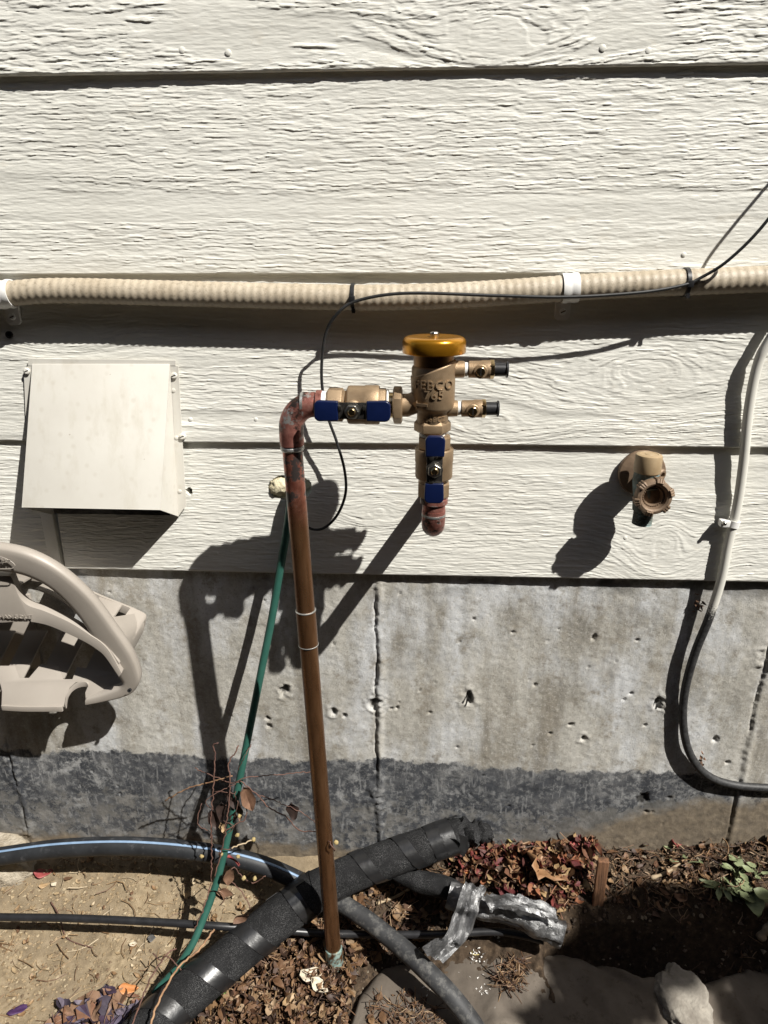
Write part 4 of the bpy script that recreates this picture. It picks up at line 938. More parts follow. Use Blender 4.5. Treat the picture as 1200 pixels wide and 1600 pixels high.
# hose saddle behind the arch and its wall flange
sad = [(-45, 905), (20, 908), (80, 922), (130, 942), (175, 955), (208, 963)]
S0 = catmull([hp(x, y, -0.095) for x, y in ((-45, 905), (30, 912), (90, 935), (140, 975), (165, 1005), (185, 1035))], 5)
S1_ = catmull([hp(x, y, -0.012) for x, y in ((-45, 893), (50, 900), (110, 915), (165, 936), (205, 948), (228, 962))], 5)
seg_ = 8
w = 0.012
for (i0, i1) in ((0, 5), (7, 12), (14, 18), (20, 25)):
    A = [S0[i] for i in range(i0, i1 + 1)]; B = [S1_[i] for i in range(i0, i1 + 1)]
    MB().strip(A, B, 0.003, (0.2, 0.1, -1)).build('saddle_slat', 'hanger', hg, 0.0006)
e0 = [hp(213, 1040, -0.088), hp(205, 1010, -0.080), hp(186, 975, -0.078)]; e1 = [hp(206, 1018, -0.012), hp(222, 985, -0.012), hp(227, 956, -0.012)]
mb = MB(); A = catmull([hp(203, 1030, -0.075), hp(192, 1000, -0.085), hp(170, 965, -0.085)], 5); B = catmull([hp(206, 1020, -0.012), hp(226, 980, -0.012), hp(214, 958, -0.014)], 5)
mb.strip(A, B, 0.003, (-1, 0, -0.3)).build('saddle_end', 'hanger', hg, 0.0006)
FO = catmull([hp(x, y, -0.008) for x, y in ((-45, 888), (50, 893), (110, 908), (160, 930), (200, 946), (226, 958), (229, 966))], 6)
MB().strip([p + Vector((-0.004, 0, -0.014)) for p in FO], FO, 0.004, (0, -1, 0)).build('wall_flange', 'hanger', hg, 0.0008)
sb = hp(202, 1079, -0.094); MB().lathe([(0.003, -0.003), (0.003, 0.001), (0.0015, 0.001), (0.001, -0.002)], frame(sb, (0, -1, 0.2)), 12).build('screw_hole', 'black', hg)
# back plate that carries it
MB().prism([(HC.x - 0.13, at(0, 1015, 0).z - 0.03), (at(60, 1000, 0).x, at(0, 1015, 0).z - 0.03), (at(50, 930, 0).x, at(0, 925, 0).z), (HC.x - 0.11, at(0, 925, 0).z)], 0.002, 0.008, frame((0, 0, 0), (0, -1, 0), (1, 0, 0))).build('back_plate', 'hanger', hg, 0.001)

# ------------------------------------------------------------------ pipes and hoses on the ground
def hose(name, pts, r, mat, label, cat, seg=16, step=0.006):
    P_ = resample(catmull(pts, 10), step); o = MB().tube(P_, r, seg).build(name, mat, None, 0, 180)
    return tag(o, label, cat), P_
pp = [at(-900, 1420, -0.06), at(-300, 1372, -0.085), at(-100, 1352, -0.084), at(0, 1338, -0.083), at(90, 1326, -0.080), at(190, 1322, -0.078), at(280, 1327, -0.078), at(350, 1337, -0.078), at(410, 1352, -0.078), at(460, 1373, -0.080), at(510, 1398, -0.092), at(560, 1428, -0.122), at(620, 1474, -0.165), at(670, 1520, -0.205), at(710, 1562, -0.235), at(745, 1610, -0.262), at(790, 1690, -0.31), at(850, 1850, -0.42)]
PP = resample(catmull(pp, 10), 0.006)
k = min(range(len(PP)), key=lambda i: (PP[i] - at(500, 1393, -0.088)).length)
plp = thing('poly_pipe', 'black poly water pipe with a pale blue stripe curving along the wall foot', 'pipe', PP[k])
MB().tube(PP[:k + 1], 0.0155, 22).build('pipe_run', 'poly', plp, 0, 180)
o = MB().tube(PP[k:], 0.0150, 22).build('pipe_run', 'poly_mud', plp, 0, 180); o['label'] = 'scuffed muddy stretch of the poly pipe'
st_ = MB(); A = []; B = []
for i in range(0, k):
    t = (PP[min(i + 1, k)] - PP[max(i - 1, 0)]).normalized(); upv = Vector((0, -0.30, 0.95)); upv = (upv - t * upv.dot(t)).normalized(); sd = t.cross(upv)
    A.append(PP[i] + (upv * 1.0 + sd * 0.13).normalized() * 0.0157); B.append(PP[i] + (upv * 1.0 - sd * 0.13).normalized() * 0.0157)
MB().strip(A, B, 0.0002, lambda i: (0, -0.5, 0.8)).build('stripe', 'stripe', plp, 0, 180)
hose('drip_tube', [at(-800, 1432, -0.17), at(-200, 1430, -0.165), at(0, 1433, -0.165), at(120, 1435, -0.165), at(250, 1441, -0.165), at(340, 1447, -0.165), at(420, 1452, -0.15), at(500, 1458, -0.135), at(580, 1460, -0.13), at(680, 1460, -0.13), at(780, 1456, -0.125), at(850, 1470, -0.14)], 0.0062, 'black', 'thin black drip tube lying straight across the sandy soil', 'tube', 12)
gpts = [at(456, 752, 0.014), at(455, 768, -0.02), at(452, 800, -0.030), at(447, 835, -0.034), at(436, 900, -0.038), at(424, 970, -0.046), at(408, 1050, -0.058), at(392, 1130, -0.072), at(380, 1190, -0.085), at(366, 1260, -0.102), at(352, 1325, -0.122), at(338, 1380, -0.142), at(318, 1435, -0.17), at(298, 1480, -0.195), at(270, 1520, -0.215), at(240, 1550, -0.23)]
hose('green_tube', gpts, 0.0060, 'green', 'green plastic tube hanging from the wall hole down behind the copper pipe', 'tube', 14)

# foam-insulated line, two sleeves butted under the riser
def ang_noise(sd, amp): return lambda i, a: 1 + amp * math.sin(3 * a + i * 0.13 + sd) + amp * math.sin(5 * a - i * 0.21 + sd * 2)
f1 = [at(722, 1302, -0.030), at(690, 1312, -0.040), at(640, 1330, -0.054), at(580, 1352, -0.072), at(530, 1373, -0.088), at(492, 1390, -0.102)]
f2 = [at(497, 1389, -0.098), at(470, 1408, -0.112), at(420, 1447, -0.145), at(360, 1496, -0.19), at(290, 1556, -0.245), at(235, 1606, -0.295), at(150, 1700, -0.37), at(60, 1850, -0.46)]
fm = thing('insulated_pipe', 'thick black foam-insulated pipe with spiral tape lying across the leaf litter', 'insulated pipe', f2[2])
F1 = resample(catmull(f1, 8), 0.005); F2 = resample(catmull(f2, 8), 0.005)
MB().tube(F1, [0.0305 - 0.004 * max(0, (8 - i) / 8) for i in range(len(F1))], 28, True, ang_noise(1, 0.008)).build('foam_sleeve', 'foam', fm, 0, 60)
MB().tube(F2, 0.0335, 28, True, ang_noise(4, 0.006)).build('foam_sleeve', 'foam', fm, 0, 60)
def spiral(Pth, r, s0, s1, pitch, width, ph):
    """tape wound once or twice round the sleeve between arc positions s0..s1"""
    Fm = frames(Pth); step = (Pth[1] - Pth[0]).length; n = 160; A = []; B = []; Nn = []
    for i in range(n):
        s = lerp(s0, s1, i / (n - 1)); th = ph + 2 * math.pi * (s - s0) / pitch
        for lst, ds in ((A, -width / 2), (B, width / 2)):
            q = (s + ds) / step; j = max(0, min(len(Pth) - 2, int(q))); u = q - j; c = Pth[j].lerp(Pth[j + 1], u); t, nn, b = Fm[j]
            d = nn * math.cos(th) + b * math.sin(th); lst.append(c + d * (r + 0.0007 + 0.0006 * math.sin(i * 0.9 + ds * 90)))
            if lst is A: Nn.append(d)
    return MB().strip(A, B, 0.0006, lambda i: Nn[i])
L1 = 0.005 * (len(F1) - 1); L2 = 0.005 * (len(F2) - 1)
spiral(F1, 0.0305, 0.055, 0.235, 0.075, 0.021, 2.0).build('spiral_tape', 'vinyl', fm, 0, 60)
spiral(F1, 0.0300, 0.012, 0.060, 0.020, 0.022, 0.4).build('end_tape', 'vinyl', fm, 0, 60)
spiral(F2, 0.0338, 0.016, 0.050, 0.024, 0.024, 0.0).build('end_tape', 'vinyl', fm, 0, 60)
spiral(F2, 0.0337, 0.07, L2 - 0.05, 0.080, 0.024, 0.9).build('spiral_tape', 'vinyl', fm, 0, 60)
# loose tape flap and torn foam stub at the wall end
fl = at(716, 1300, -0.066)
A = [fl + Vector((0.004 * math.sin(i * 0.6), -0.004 * math.cos(i * 0.5), -0.009 * i)) for i in range(6)]; B = [p + Vector((0.016 - 0.001 * i, 0.002 * math.sin(i), -0.006 - 0.001 * i)) for i, p in enumerate(A)]
MB().strip(A, B, 0.0006, (0, -1, 0)).build('tape_flap', 'vinyl', fm, 0, 60)
F3 = resample(catmull([at(700, 1306, -0.030), at(735, 1302, -0.022), at(765, 1302, -0.010)], 6), 0.004)
MB().tube(F3, [0.026 * (1 - 0.5 * (i / (len(F3) - 1)) ** 2.5) for i in range(len(F3))], 20, True, lambda i, a: 1 + 0.35 * float(vn(i * 0.7, a * 1.6, 12)) + 0.2 * float(vn(i * 1.9, a * 4, 13))).build('foam_stub', 'foam', fm, 0, 60)

# foil-taped pipe piece
fo = thing('foil_taped_pipe', 'crumpled silver foil-taped pipe end with a loose strip of tape', 'taped pipe', at(780, 1440, -0.13))
FP = resample(catmull([at(700, 1398, -0.105), at(740, 1412, -0.115), at(800, 1430, -0.13), at(845, 1446, -0.142), at(880, 1460, -0.152)], 8), 0.003)
def crumple(i, a): return (1.12 - 0.26 * abs(math.sin(a - 0.5))) * (1 + 0.24 * float(vn(i * 0.10, a * 1.1, 3)) + 0.10 * abs(float(vn(i * 0.22 + a * 0.8, a * 2.6 - i * 0.12, 4))) + 0.03 * float(vn(i * 0.7, a * 6, 9))) - 0.20 * math.exp(-((a - 2.2 + 0.006 * i) / 0.22) ** 2)
MB().tube(FP, [0.021 + 0.0012 * math.sin(i * 0.3) for i in range(len(FP))], 40, False, crumple).build('foil_sleeve', 'foil', fo, 0, 40)
MB().tube(FP, 0.0165, 20, True).build('core', 'black', fo, 0, 60)
A = catmull([at(728, 1380, -0.128), at(716, 1400, -0.142), at(706, 1432, -0.158), at(690, 1466, -0.180), at(660, 1484, -0.20)], 6)
B = catmull([at(760, 1388, -0.128), at(750, 1412, -0.145), at(742, 1440, -0.160), at(728, 1474, -0.182), at(692, 1506, -0.205)], 6)
n = len(A); v = []; f = []; K = 9
for i in range(n):
    for k in range(K):
        t = k / (K - 1); p = A[i].lerp(B[i], t) + Vector((0, -1, 0.5)) * (0.010 * float(vn(i * 0.35, k * 0.5, 6)) + 0.005 * math.sin(k * 1.7 + i * 0.2)); v.append(p)
for k in range(K - 1):
    for i in range(n - 1): f.append((i * K + k, i * K + k + 1, (i + 1) * K + k + 1, (i + 1) * K + k))
nv = len(v); v2 = [p + Vector((0, 0.0006, -0.0004)) for p in v]
MB().add(v + v2, f + [tuple(i + nv for i in q[::-1]) for q in f]).build('loose_strip', 'foil', fo, 0, 30)
def crumpled(A, B, K, amp, seed, name, mat, parent):
    n = len(A); v = []; f = []
    for i in range(n):
        for k in range(K):
            t = k / (K - 1); e = 0.12 * float(vn(i * 0.9, k * 3.1, seed + 5)) if k in (0, K - 1) else 0
            p = A[i].lerp(B[i], t + e); v.append(p + Vector((0.2, -0.7, 0.7)) * amp * (float(vn(i * 0.33, k * 0.5, seed)) + 0.6 * abs(float(vn(i * 0.8 + k * 0.3, k * 0.9, seed + 1)))))
    for i in range(n - 1):
        for k in range(K - 1): f.append((i * K + k, i * K + k + 1, (i + 1) * K + k + 1, (i + 1) * K + k))
    nv = len(v); v2 = [p + Vector((0, 0.0006, -0.0005)) for p in v]
    return MB().add(v + v2, f + [tuple(i + nv for i in q[::-1]) for q in f]).build(name, mat, parent, 0, 25)
crumpled(catmull([at(756, 1398, -0.136), at(790, 1396, -0.142), at(825, 1402, -0.148), at(868, 1416, -0.152)], 7), catmull([at(764, 1424, -0.150), at(795, 1420, -0.158), at(832, 1426, -0.162), at(872, 1444, -0.166)], 7), 9, 0.006, 14, 'torn_flap', 'foil', fo)
# black foam offcut lying behind it
ff = resample(catmull([at(600, 1362, -0.06), at(650, 1376, -0.075), at(700, 1388, -0.09), at(722, 1402, -0.10)], 6), 0.004)
o = MB().tube(ff, [0.004 + 0.014 * min(1, i / 14) for i in range(len(ff))], 18, True, ang_noise(3, 0.06)).build('foam_offcut', 'foam', None, 0, 60); tag(o, 'torn black foam insulation offcut behind the foil strip', 'foam offcut')

# ------------------------------------------------------------------ landscape fabric
cbk = [(520, 1660), (548, 1590), (566, 1535), (602, 1496), (640, 1482), (700, 1472), (770, 1464), (840, 1468), (885, 1478), (940, 1500), (1000, 1524), (1060, 1528), (1110, 1518), (1160, 1508), (1210, 1496), (1330, 1480)]
bk = [zat(x, y, -0.085) for x, y in cbk]
bx_ = np.array([p.x for p in bk]); by_ = np.array([p.y for p in bk]); order = np.argsort(bx_); bx_, by_ = bx_[order], by_[order]
def cloth():
    nx, ny = 240, 130
    xs = np.linspace(bx_[0] + 0.012, 0.95, nx); T = np.linspace(0, 1, ny)
    X, TT = np.meshgrid(xs, T, indexing='ij'); yb = np.interp(X, bx_, by_); yb = yb + 0.006 * fbm(X * 40, X * 0, 4, 3)
    Y = yb - TT * (0.75 + yb + 0.12)
    base = -0.083 + 0.0 * X
    Z = base + 0.020 * fbm(X * 5.5, Y * 5.5, 61, 3) + 0.006 * fbm(X * 22, Y * 18, 62, 3) + 0.0012 * fbm(X * 90, Y * 90, 63, 2)
    fold = np.abs(vn(X * 6 + Y * 3, Y * 4 - X * 2, 64)); Z += 0.012 * np.exp(-(fold / 0.10) ** 2)
    Z -= 0.030 * np.exp(-(TT * 0.6 / 0.012) ** 1.2)
    Z -= 0.045 * np.exp(-((X - at(640, 1590, -0.3).x) / 0.035) ** 2 - ((Y + 0.325) / 0.03) ** 2)
    return X, Y, Z
CX, CYc, CZ = cloth()
fab = grid_mesh('landscape_fabric', CX, CYc, CZ, 'fabric', None, None, 180, True)
md = fab.modifiers.new('thick', 'SOLIDIFY'); md.thickness = 0.002; md.offset = -1
tag(fab, 'rumpled grey-brown landscape fabric spread over the soil at the bottom right', 'fabric')
def clz(x, y):
    i = np.argmin((CX[:, 0] - x) ** 2); j = np.argmin((CYc[i] - y) ** 2); return float(CZ[i, j])
def topz(x, y):
    z = float(gz(x, y))
    if x > bx_[0] + 0.02 and y < np.interp(x, bx_, by_): z = max(z, clz(x, y))
    return z
def tpt(px, py):
    d = _f + _r * ((px - 600) / FPX) - _u * ((py - 800) / FPX); t = 0.8
    while t < 3:
        p = CAM + d * t
        if p.z <= topz(p.x, p.y): return p
        t += 0.004
    return CAM + d * t

# ------------------------------------------------------------------ rocks, stake, sticks
def lumpmesh(name, c, size, seed, mat, label, cat, flat=0.35, sub=5):
    bm = bmesh.new(); bmesh.ops.create_icosphere(bm, subdivisions=sub, radius=1); 
    P_ = np.array([v.co[:] for v in bm.verts]); nz = 1 + 0.22 * fbm(P_[:, 0] * 1.6 + seed, P_[:, 1] * 1.6 + P_[:, 2], seed, 3) + 0.10 * fbm(P_[:, 0] * 5 + P_[:, 2] * 3, P_[:, 1] * 5, seed + 1, 3) + 0.03 * fbm(P_[:, 0] * 18, P_[:, 1] * 18 + P_[:, 2] * 16, seed + 2, 2)
    for v, p, k in zip(bm.verts, P_, nz):
        z = p[2] * k; z = min(z, flat + 0.15 * (z - flat)) if z > flat else z
        v.co = Vector((p[0] * k * size[0], p[1] * k * size[1], z * size[2])) + Vector(c)
    me = bpy.data.meshes.new(name); bm.to_mesh(me); bm.free(); o = link(name, me, mat, None, True, 180); return tag(o, label, cat)
rk = gpt(15, 1345); lumpmesh('concrete_chunk', (rk.x - 0.045, -0.030, -0.018), (0.095, 0.060, 0.075), 5, 'rock', 'pale broken concrete chunk under the poly pipe at the left edge', 'concrete chunk', 0.5)
lp = tpt(1068, 1572); lumpmesh('mortar_lump', (lp.x, lp.y, lp.z + 0.004), (0.040, 0.060, 0.030), 9, 'lump', 'rough grey mortar lump lying on the fabric beside the hole', 'mortar lump', 0.7)
sk = at(937, 1385, -0.075); stk = MB(); 
w_, l_ = 0.0095, 0.0
stk.prism([(-w_, -0.005), (w_ * 0.9, -0.006), (w_, 0.005), (0.2 * w_, 0.007), (-w_ * 0.9, 0.005)], -0.05, 0.060, frame(sk, (0.0, -0.02, 1), (1, 0, 0)))
tag(stk.build('wooden_stake', 'wood', None, 0.0008), 'short reddish wooden stake standing at the edge of the dark hole', 'stake')
def stick(name, pts, r, mat, label):
    P_ = resample(catmull(pts, 6), 0.004); o = MB().tube(P_, [r * (1 + 0.18 * math.sin(i * 1.3)) * (1 - 0.4 * i / len(P_)) for i in range(len(P_))], 8).build(name, mat, None, 0, 180); return tag(o, label, 'stick', 'loose sticks on the soil')
def up(p, h): return p + Vector((0, 0, h))
stick('stick', [up(gpt(1016, 1376), 0.006), up(gpt(1040, 1370), 0.010), up(gpt(1062, 1354), 0.010), up(gpt(1068, 1345), 0.008)], 0.0034, 'twig_pale', 'pale bent stick beside the wooden stake')
stick('stick', [up(gpt(588, 1417), 0.008), up(gpt(620, 1408), 0.012), up(gpt(648, 1392), 0.014), up(gpt(652, 1387), 0.013)], 0.0030, 'twig_pale', 'pale stick between the poly pipe and the foam offcut')
stick('stick', [up(gpt(1186, 1468), 0.004), up(gpt(1215, 1440), 0.02), up(gpt(1240, 1420), 0.03)], 0.008, 'twig_pale', 'thick pale stick at the right edge above the fabric')
stick('stick', [up(gpt(80, 1412), 0.004), up(gpt(95, 1440), 0.012), up(gpt(106, 1470), 0.006), up(gpt(145, 1484), 0.005)], 0.0012, 'vine', 'thin forked reddish twig over the drip tube')

# ------------------------------------------------------------------ leaf shapes
def leaf_geo(L, W, curl, fold, wav, rr, rows=5, pinch=0.85):
    """one curled leaf lying along +x, 3 vertices across"""
    v = []; f = []; ph = rr.uniform(0, 6.28)
    for i in range(rows + 1):
        t = i / rows; w = W * (math.sin(math.pi * min(1, max(0.0, t)) ** pinch) ** 0.8 + 0.04) * (1 + 0.15 * math.sin(ph + t * 9))
        a = curl * (t - 0.4); x = L * (math.sin(a * 1.0) / curl if abs(curl) > 0.05 else (t - 0.4)); z0 = L * ((1 - math.cos(a)) / curl if abs(curl) > 0.05 else 0)
        for s in (-1, -0.5, 0, 0.5, 1):
            v.append((x, w * s * 0.5 * (1 - 0.25 * abs(fold)), z0 + W * 0.5 * fold * abs(s) ** 1.3 + wav * W * math.sin(ph + 5 * t + 2.6 * s)))
    for i in range(rows):
        for k in range(4): f.append((i * 5 + k, i * 5 + k + 1, i * 5 + 6 + k, i * 5 + 5 + k))
    return v, f
def lobed_geo(R, lobes, curl, rr):
    """crumpled lobed leaf (maple-like), a fan of triangles"""
    v = [(0, 0, 0)]; f = []; n = lobes * 4; ph = rr.uniform(0, 6.28)
    for ring_, rad in ((0, 0.5), (1, 1.0)):
        for k in range(n):
            a = 2 * math.pi * k / n; r = R * rad * ((0.62 + 0.38 * abs(math.cos(lobes * a / 2))) if ring_ else 0.8) * (1 + 0.1 * rr.uniform(-1, 1))
            v.append((r * math.cos(a), r * math.sin(a), R * curl * (0.5 * rad * rad + 0.28 * math.sin(3 * a + ph) * rad + 0.16 * rr.uniform(-1, 1))))
    for k in range(n):
        k2 = (k + 1) % n; f.append((0, 1 + k, 1 + k2)); f.append((1 + k, 1 + n + k, 1 + n + k2, 1 + k2))
    return v, f
def place(p, rz, tilt, ta):
    return Matrix.Translation(p) @ Matrix.Rotation(ta, 4, 'Z') @ Matrix.Rotation(tilt, 4, 'X') @ Matrix.Rotation(rz - ta, 4, 'Z')
def region(poly, z):
    return [(zat(x, y, z).x, zat(x, y, z).y) for x, y in poly]
def inside(x, y, P_):
    c = False; j = len(P_) - 1
    for i in range(len(P_)):
        if (P_[i][1] > y) != (P_[j][1] > y) and x < (P_[j][0] - P_[i][0]) * (y - P_[i][1]) / (P_[j][1] - P_[i][1]) + P_[i][0]: c = not c
        j = i
    return c
def sample(poly, n, rr):
    xs = [p[0] for p in poly]; ys = [p[1] for p in poly]; out = []; k = 0
    while len(out) < n and k < n * 60:
        k += 1; x = rr.uniform(min(xs), max(xs)); y = rr.uniform(min(ys), min(max(ys), -0.004))
        if inside(x, y, poly): out.append((x, y))
    return out
def litter(name, poly, n, size, mat, label, cat, seed, stack=0.012, tilt=0.6, straw=0, lob=0.2, zguess=-0.07, oncloth=False):
    rr = random.Random(seed); mb = MB(); pts = sample(region(poly, zguess), n + straw, rr)
    Z = gz(np.array([p[0] for p in pts]), np.array([p[1] for p in pts]))
    for i, ((x, y), z) in enumerate(zip(pts, Z)):
        if oncloth: z = topz(x, y)
        h = float(z) + 0.002 + stack * rr.random() ** 1.5; p = Vector((x, y, h))
        M = place(p, rr.uniform(0, 6.28), rr.gauss(0, tilt * 0.6), rr.uniform(0, 6.28))
        if i < n:
            s = size * (0.35 + 1.2 * rr.random() ** 1.8)
            if rr.random() < lob: v, f = lobed_geo(s * 0.5, rr.choice((3, 5, 5)), rr.uniform(0.5, 1.6), rr)
            else: v, f = leaf_geo(s, s * rr.uniform(0.35, 0.62), rr.uniform(-1.9, 2.2), rr.uniform(-0.2, 0.9), rr.uniform(0, 0.16), rr)
            mb.add(v, f, M)
        else:
            L = rr.uniform(0.012, 0.05); r = rr.uniform(0.0004, 0.0010); b = rr.uniform(-0.25, 0.25) * L
            q = [M @ Vector((L * (t - 0.5), b * (t - 0.5) ** 2 * 4, 0.001)) for t in (0, 0.33, 0.66, 1)]; mb.tube(q, r, 4)
    o = mb.build(name, mat, None, 0, 50); return tag(o, label, cat, None, 'stuff')
def crumbs(name, poly, n, s0, s1, mat, label, seed, zguess=-0.07):
    rr = np.random.default_rng(seed); pts = np.array(sample(region(poly, zguess), n, random.Random(seed))); n = len(pts)
    base = np.array([(1, 0, 0), (-1, 0, 0), (0, 1, 0), (0, -1, 0), (0, 0, 1), (0, 0, -1)], float)
    fc = np.array([(0, 2, 4), (2, 1, 4), (1, 3, 4), (3, 0, 4), (2, 0, 5), (1, 2, 5), (3, 1, 5), (0, 3, 5)])
    s = s0 + (s1 - s0) * rr.random(n) ** 4; V = base[None] * rr.uniform(0.5, 1.2, (n, 6, 3)) + rr.normal(0, 0.12, (n, 6, 3))
    a = rr.uniform(0, 6.28, n); ca, sa = np.cos(a), np.sin(a); vx = V[..., 0] * ca[:, None] - V[..., 1] * sa[:, None]; vy = V[..., 0] * sa[:, None] + V[..., 1] * ca[:, None]
    z = gz(pts[:, 0], pts[:, 1]); V = np.stack([vx * s[:, None] + pts[:, :1], vy * s[:, None] + pts[:, 1:], V[..., 2] * s[:, None] * 0.7 + z[:, None] + 0.2 * s[:, None]], -1).reshape(-1, 3)
    F = (fc[None] + 6 * np.arange(n)[:, None, None]).reshape(-1, 3)
    me = bpy.data.meshes.new(name); me.from_pydata(V.tolist(), [], F.tolist()); o = link(name, me, mat, None, False)
    return tag(o, label, 'gravel', None, 'stuff')
SANDR = [(-60, 1368), (200, 1362), (330, 1368), (430, 1400), (400, 1460), (300, 1540), (220, 1640), (-80, 1640)]
DARKR = [(470, 1420), (560, 1380), (700, 1350), (760, 1330), (1000, 1310), (1260, 1290), (1300, 1450), (1180, 1500), (1000, 1520), (900, 1480), (760, 1470), (560, 1540), (530, 1640), (330, 1640), (400, 1520)]
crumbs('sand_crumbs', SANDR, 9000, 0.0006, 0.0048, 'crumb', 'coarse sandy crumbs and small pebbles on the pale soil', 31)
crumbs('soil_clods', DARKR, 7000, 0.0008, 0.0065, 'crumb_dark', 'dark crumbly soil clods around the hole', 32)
litter('dry_leaf_litter', [(395, 1510), (450, 1468), (515, 1478), (560, 1500), (548, 1560), (530, 1640), (300, 1640), (330, 1585)], 1900, 0.0195, 'lit_brown', 'heap of crumpled brown leaves in front of the insulated pipe', 'leaf litter', 41, 0.030, 1.1, 500, 0.3, -0.09)
litter('red_leaf_litter', [(700, 1345), (745, 1325), (830, 1322), (900, 1318), (935, 1326), (925, 1372), (905, 1402), (868, 1415), (800, 1385), (725, 1370)], 850, 0.023, 'lit_red', 'bank of red and tan fallen leaves against the foundation', 'leaf litter', 42, 0.034, 1.2, 260, 0.4, 0.0)
litter('purple_leaf_litter', [(60, 1625), (95, 1572), (150, 1552), (205, 1548), (225, 1575), (190, 1640)], 95, 0.032, 'lit_purple', 'small heap of purple and brown leaves at the bottom left', 'leaf litter', 43, 0.016, 0.7, 50, 0.1, -0.06)
litter('leaf_scraps', [(940, 1328), (1060, 1318), (1230, 1300), (1230, 1470), (1110, 1440), (1040, 1420), (960, 1395)], 110, 0.012, 'lit_brown', 'small scattered leaf scraps among the weeds on the right', 'leaf litter', 44, 0.007, 0.8, 180, 0.2, 0.0)
litter('straw_bits', SANDR, 150, 0.012, 'lit_chaff', 'bits of straw and chaff scattered over the sandy soil', 'leaf litter', 45, 0.004, 0.35, 220, 0.1)
litter('bark_bits', [(540, 1420), (600, 1385), (720, 1355), (720, 1440), (640, 1470), (600, 1480), (545, 1500), (400, 1480), (470, 1440)], 230, 0.020, 'lit_brown', 'brown leaf and bark bits between the pipes', 'leaf litter', 46, 0.014, 0.8, 220, 0.2, -0.06)
litter('hole_debris', [(880, 1430), (1000, 1410), (1180, 1440), (1180, 1500), (1000, 1520), (900, 1490)], 150, 0.020, 'lit_brown', 'leaf scraps and roots down in the dark hole', 'leaf litter', 47, 0.012, 0.8, 160, 0.2, -0.15)
litter('root_tuft', [(770, 1540), (800, 1508), (822, 1515), (815, 1548), (790, 1562)], 14, 0.012, 'lit_brown', 'tuft of rust-brown rootlets lying on the fabric', 'rootlets', 48, 0.008, 0.8, 130, 0.0, -0.08, True)
litter('soil_spill', [(560, 1640), (590, 1575), (640, 1560), (690, 1590), (700, 1640)], 60, 0.016, 'lit_brown', 'dark soil and leaf crumbs spilled in a dip of the fabric', 'leaf litter', 49, 0.006, 0.7, 120, 0.1, -0.1, True)
# scraps of white pulp on the fabric
rr = random.Random(5); mb = MB()
for (px, py, n, sp_) in ((743, 1500, 22, 0.011), (757, 1550, 20, 0.010), (665, 1483, 12, 0.008), (668, 1550, 12, 0.012), (777, 1468, 5, 0.004), (640, 1575, 10, 0.012), (740, 1540, 10, 0.05)):
    c = tpt(px, py)
    for k in range(n):
        x = c.x + rr.gauss(0, sp_ * 0.6); y = c.y + rr.gauss(0, sp_ * 0.5); M = place(Vector((x, y, topz(x, y) + 0.0018)), rr.uniform(0, 6), rr.gauss(0, 0.4), rr.uniform(0, 6))
        v, f = leaf_geo(rr.uniform(0.002, 0.007), rr.uniform(0.001, 0.0035), rr.uniform(-1, 1), 0.2, 0.2, rr, 2); mb.add(v, f, M)
tag(mb.build('pulp_scraps', 'pulp', None), 'white pulpy scraps stuck to the landscape fabric', 'scraps', None, 'stuff')
# single leaves one can point at
def leaf(px, py, L, W, mat, label, rz=0.0, tilt=0.2, curl=0.8, fold=0.3, h=0.006, lobed=0, P0=None, name='fallen_leaf', group='single fallen leaves'):
    rr = random.Random(int(px * 7 + py)); p = P0 or up(tpt(px, py), h)
    v, f = lobed_geo(L * 0.5, lobed, 0.8, rr) if lobed else leaf_geo(L, W, curl, fold, 0.06, rr, 8)
    mb = MB().add(v, f, place(Vector((0, 0, 0)), rz, tilt, rz + 1.2)); o = mb.build(name, mat, None, 0, 60)
    o.location = p
    md = o.modifiers.new('thick', 'SOLIDIFY'); md.thickness = 0.0005
    return tag(o, label, 'leaf', group)
leaf(65, 1370, 0.034, 0.020, 'leaf_red', 'dark red leaf on the sand just below the poly pipe', 0.4, 0.3, 0.9)
leaf(26, 1584, 0.032, 0.014, 'leaf_purple', 'deep purple leaf lying alone at the bottom left corner', 0.55, 0.15, 0.4, 0.1)
leaf(236, 1470, 0.014, 0.014, 'leaf_grey', 'small round grey leaf on the sand near the green tube', 0.2, 0.1, 0.3, 0.1)
leaf(207, 1480, 0.013, 0.009, 'leaf_pale', 'tiny pale leaf beside the round grey leaf', 0.2, 0.2)
leaf(84, 1387, 0.012, 0.010, 'leaf_pale', 'whitish scrap of leaf right of the dark red leaf', 1.2, 0.3)
leaf(68, 1389, 0.020, 0.011, 'leaf_tan', 'tan leaf just under the dark red leaf', 0.5, 0.2)
leaf(183, 1590, 0.046, 0.026, 'leaf_brown', 'large brown pointed leaf in the purple heap', -1.0, 0.4, 0.8, 0.5, 0.012)
leaf(198, 1553, 0.032, 0.018, 'leaf_orange', 'orange-tan leaf at the top of the purple heap', 0.2, 0.4, 0.8, 0.3, 0.010)
leaf(742, 1491, 0.017, 0.012, 'leaf_yellow', 'small yellow leaf lying alone on the fabric', 0.5, 0.15, 0.5, 0.2, 0.003)
leaf(841, 1376, 0.085, 0.05, 'leaf_rust', 'big crumpled tan lobed leaf on the red leaf bank', 0.3, 0.5, 1.2, 0.5, 0.030, 5)
leaf(872, 1395, 0.060, 0.034, 'leaf_tan', 'crumpled tan leaf right of the big lobed leaf', 0.2, 0.5, 1.5, 0.6, 0.022)
leaf(797, 1368, 0.050, 0.036, 'leaf_rust', 'rust leaf left of the big lobed leaf', 1.2, 0.6, 1.3, 0.5, 0.026)
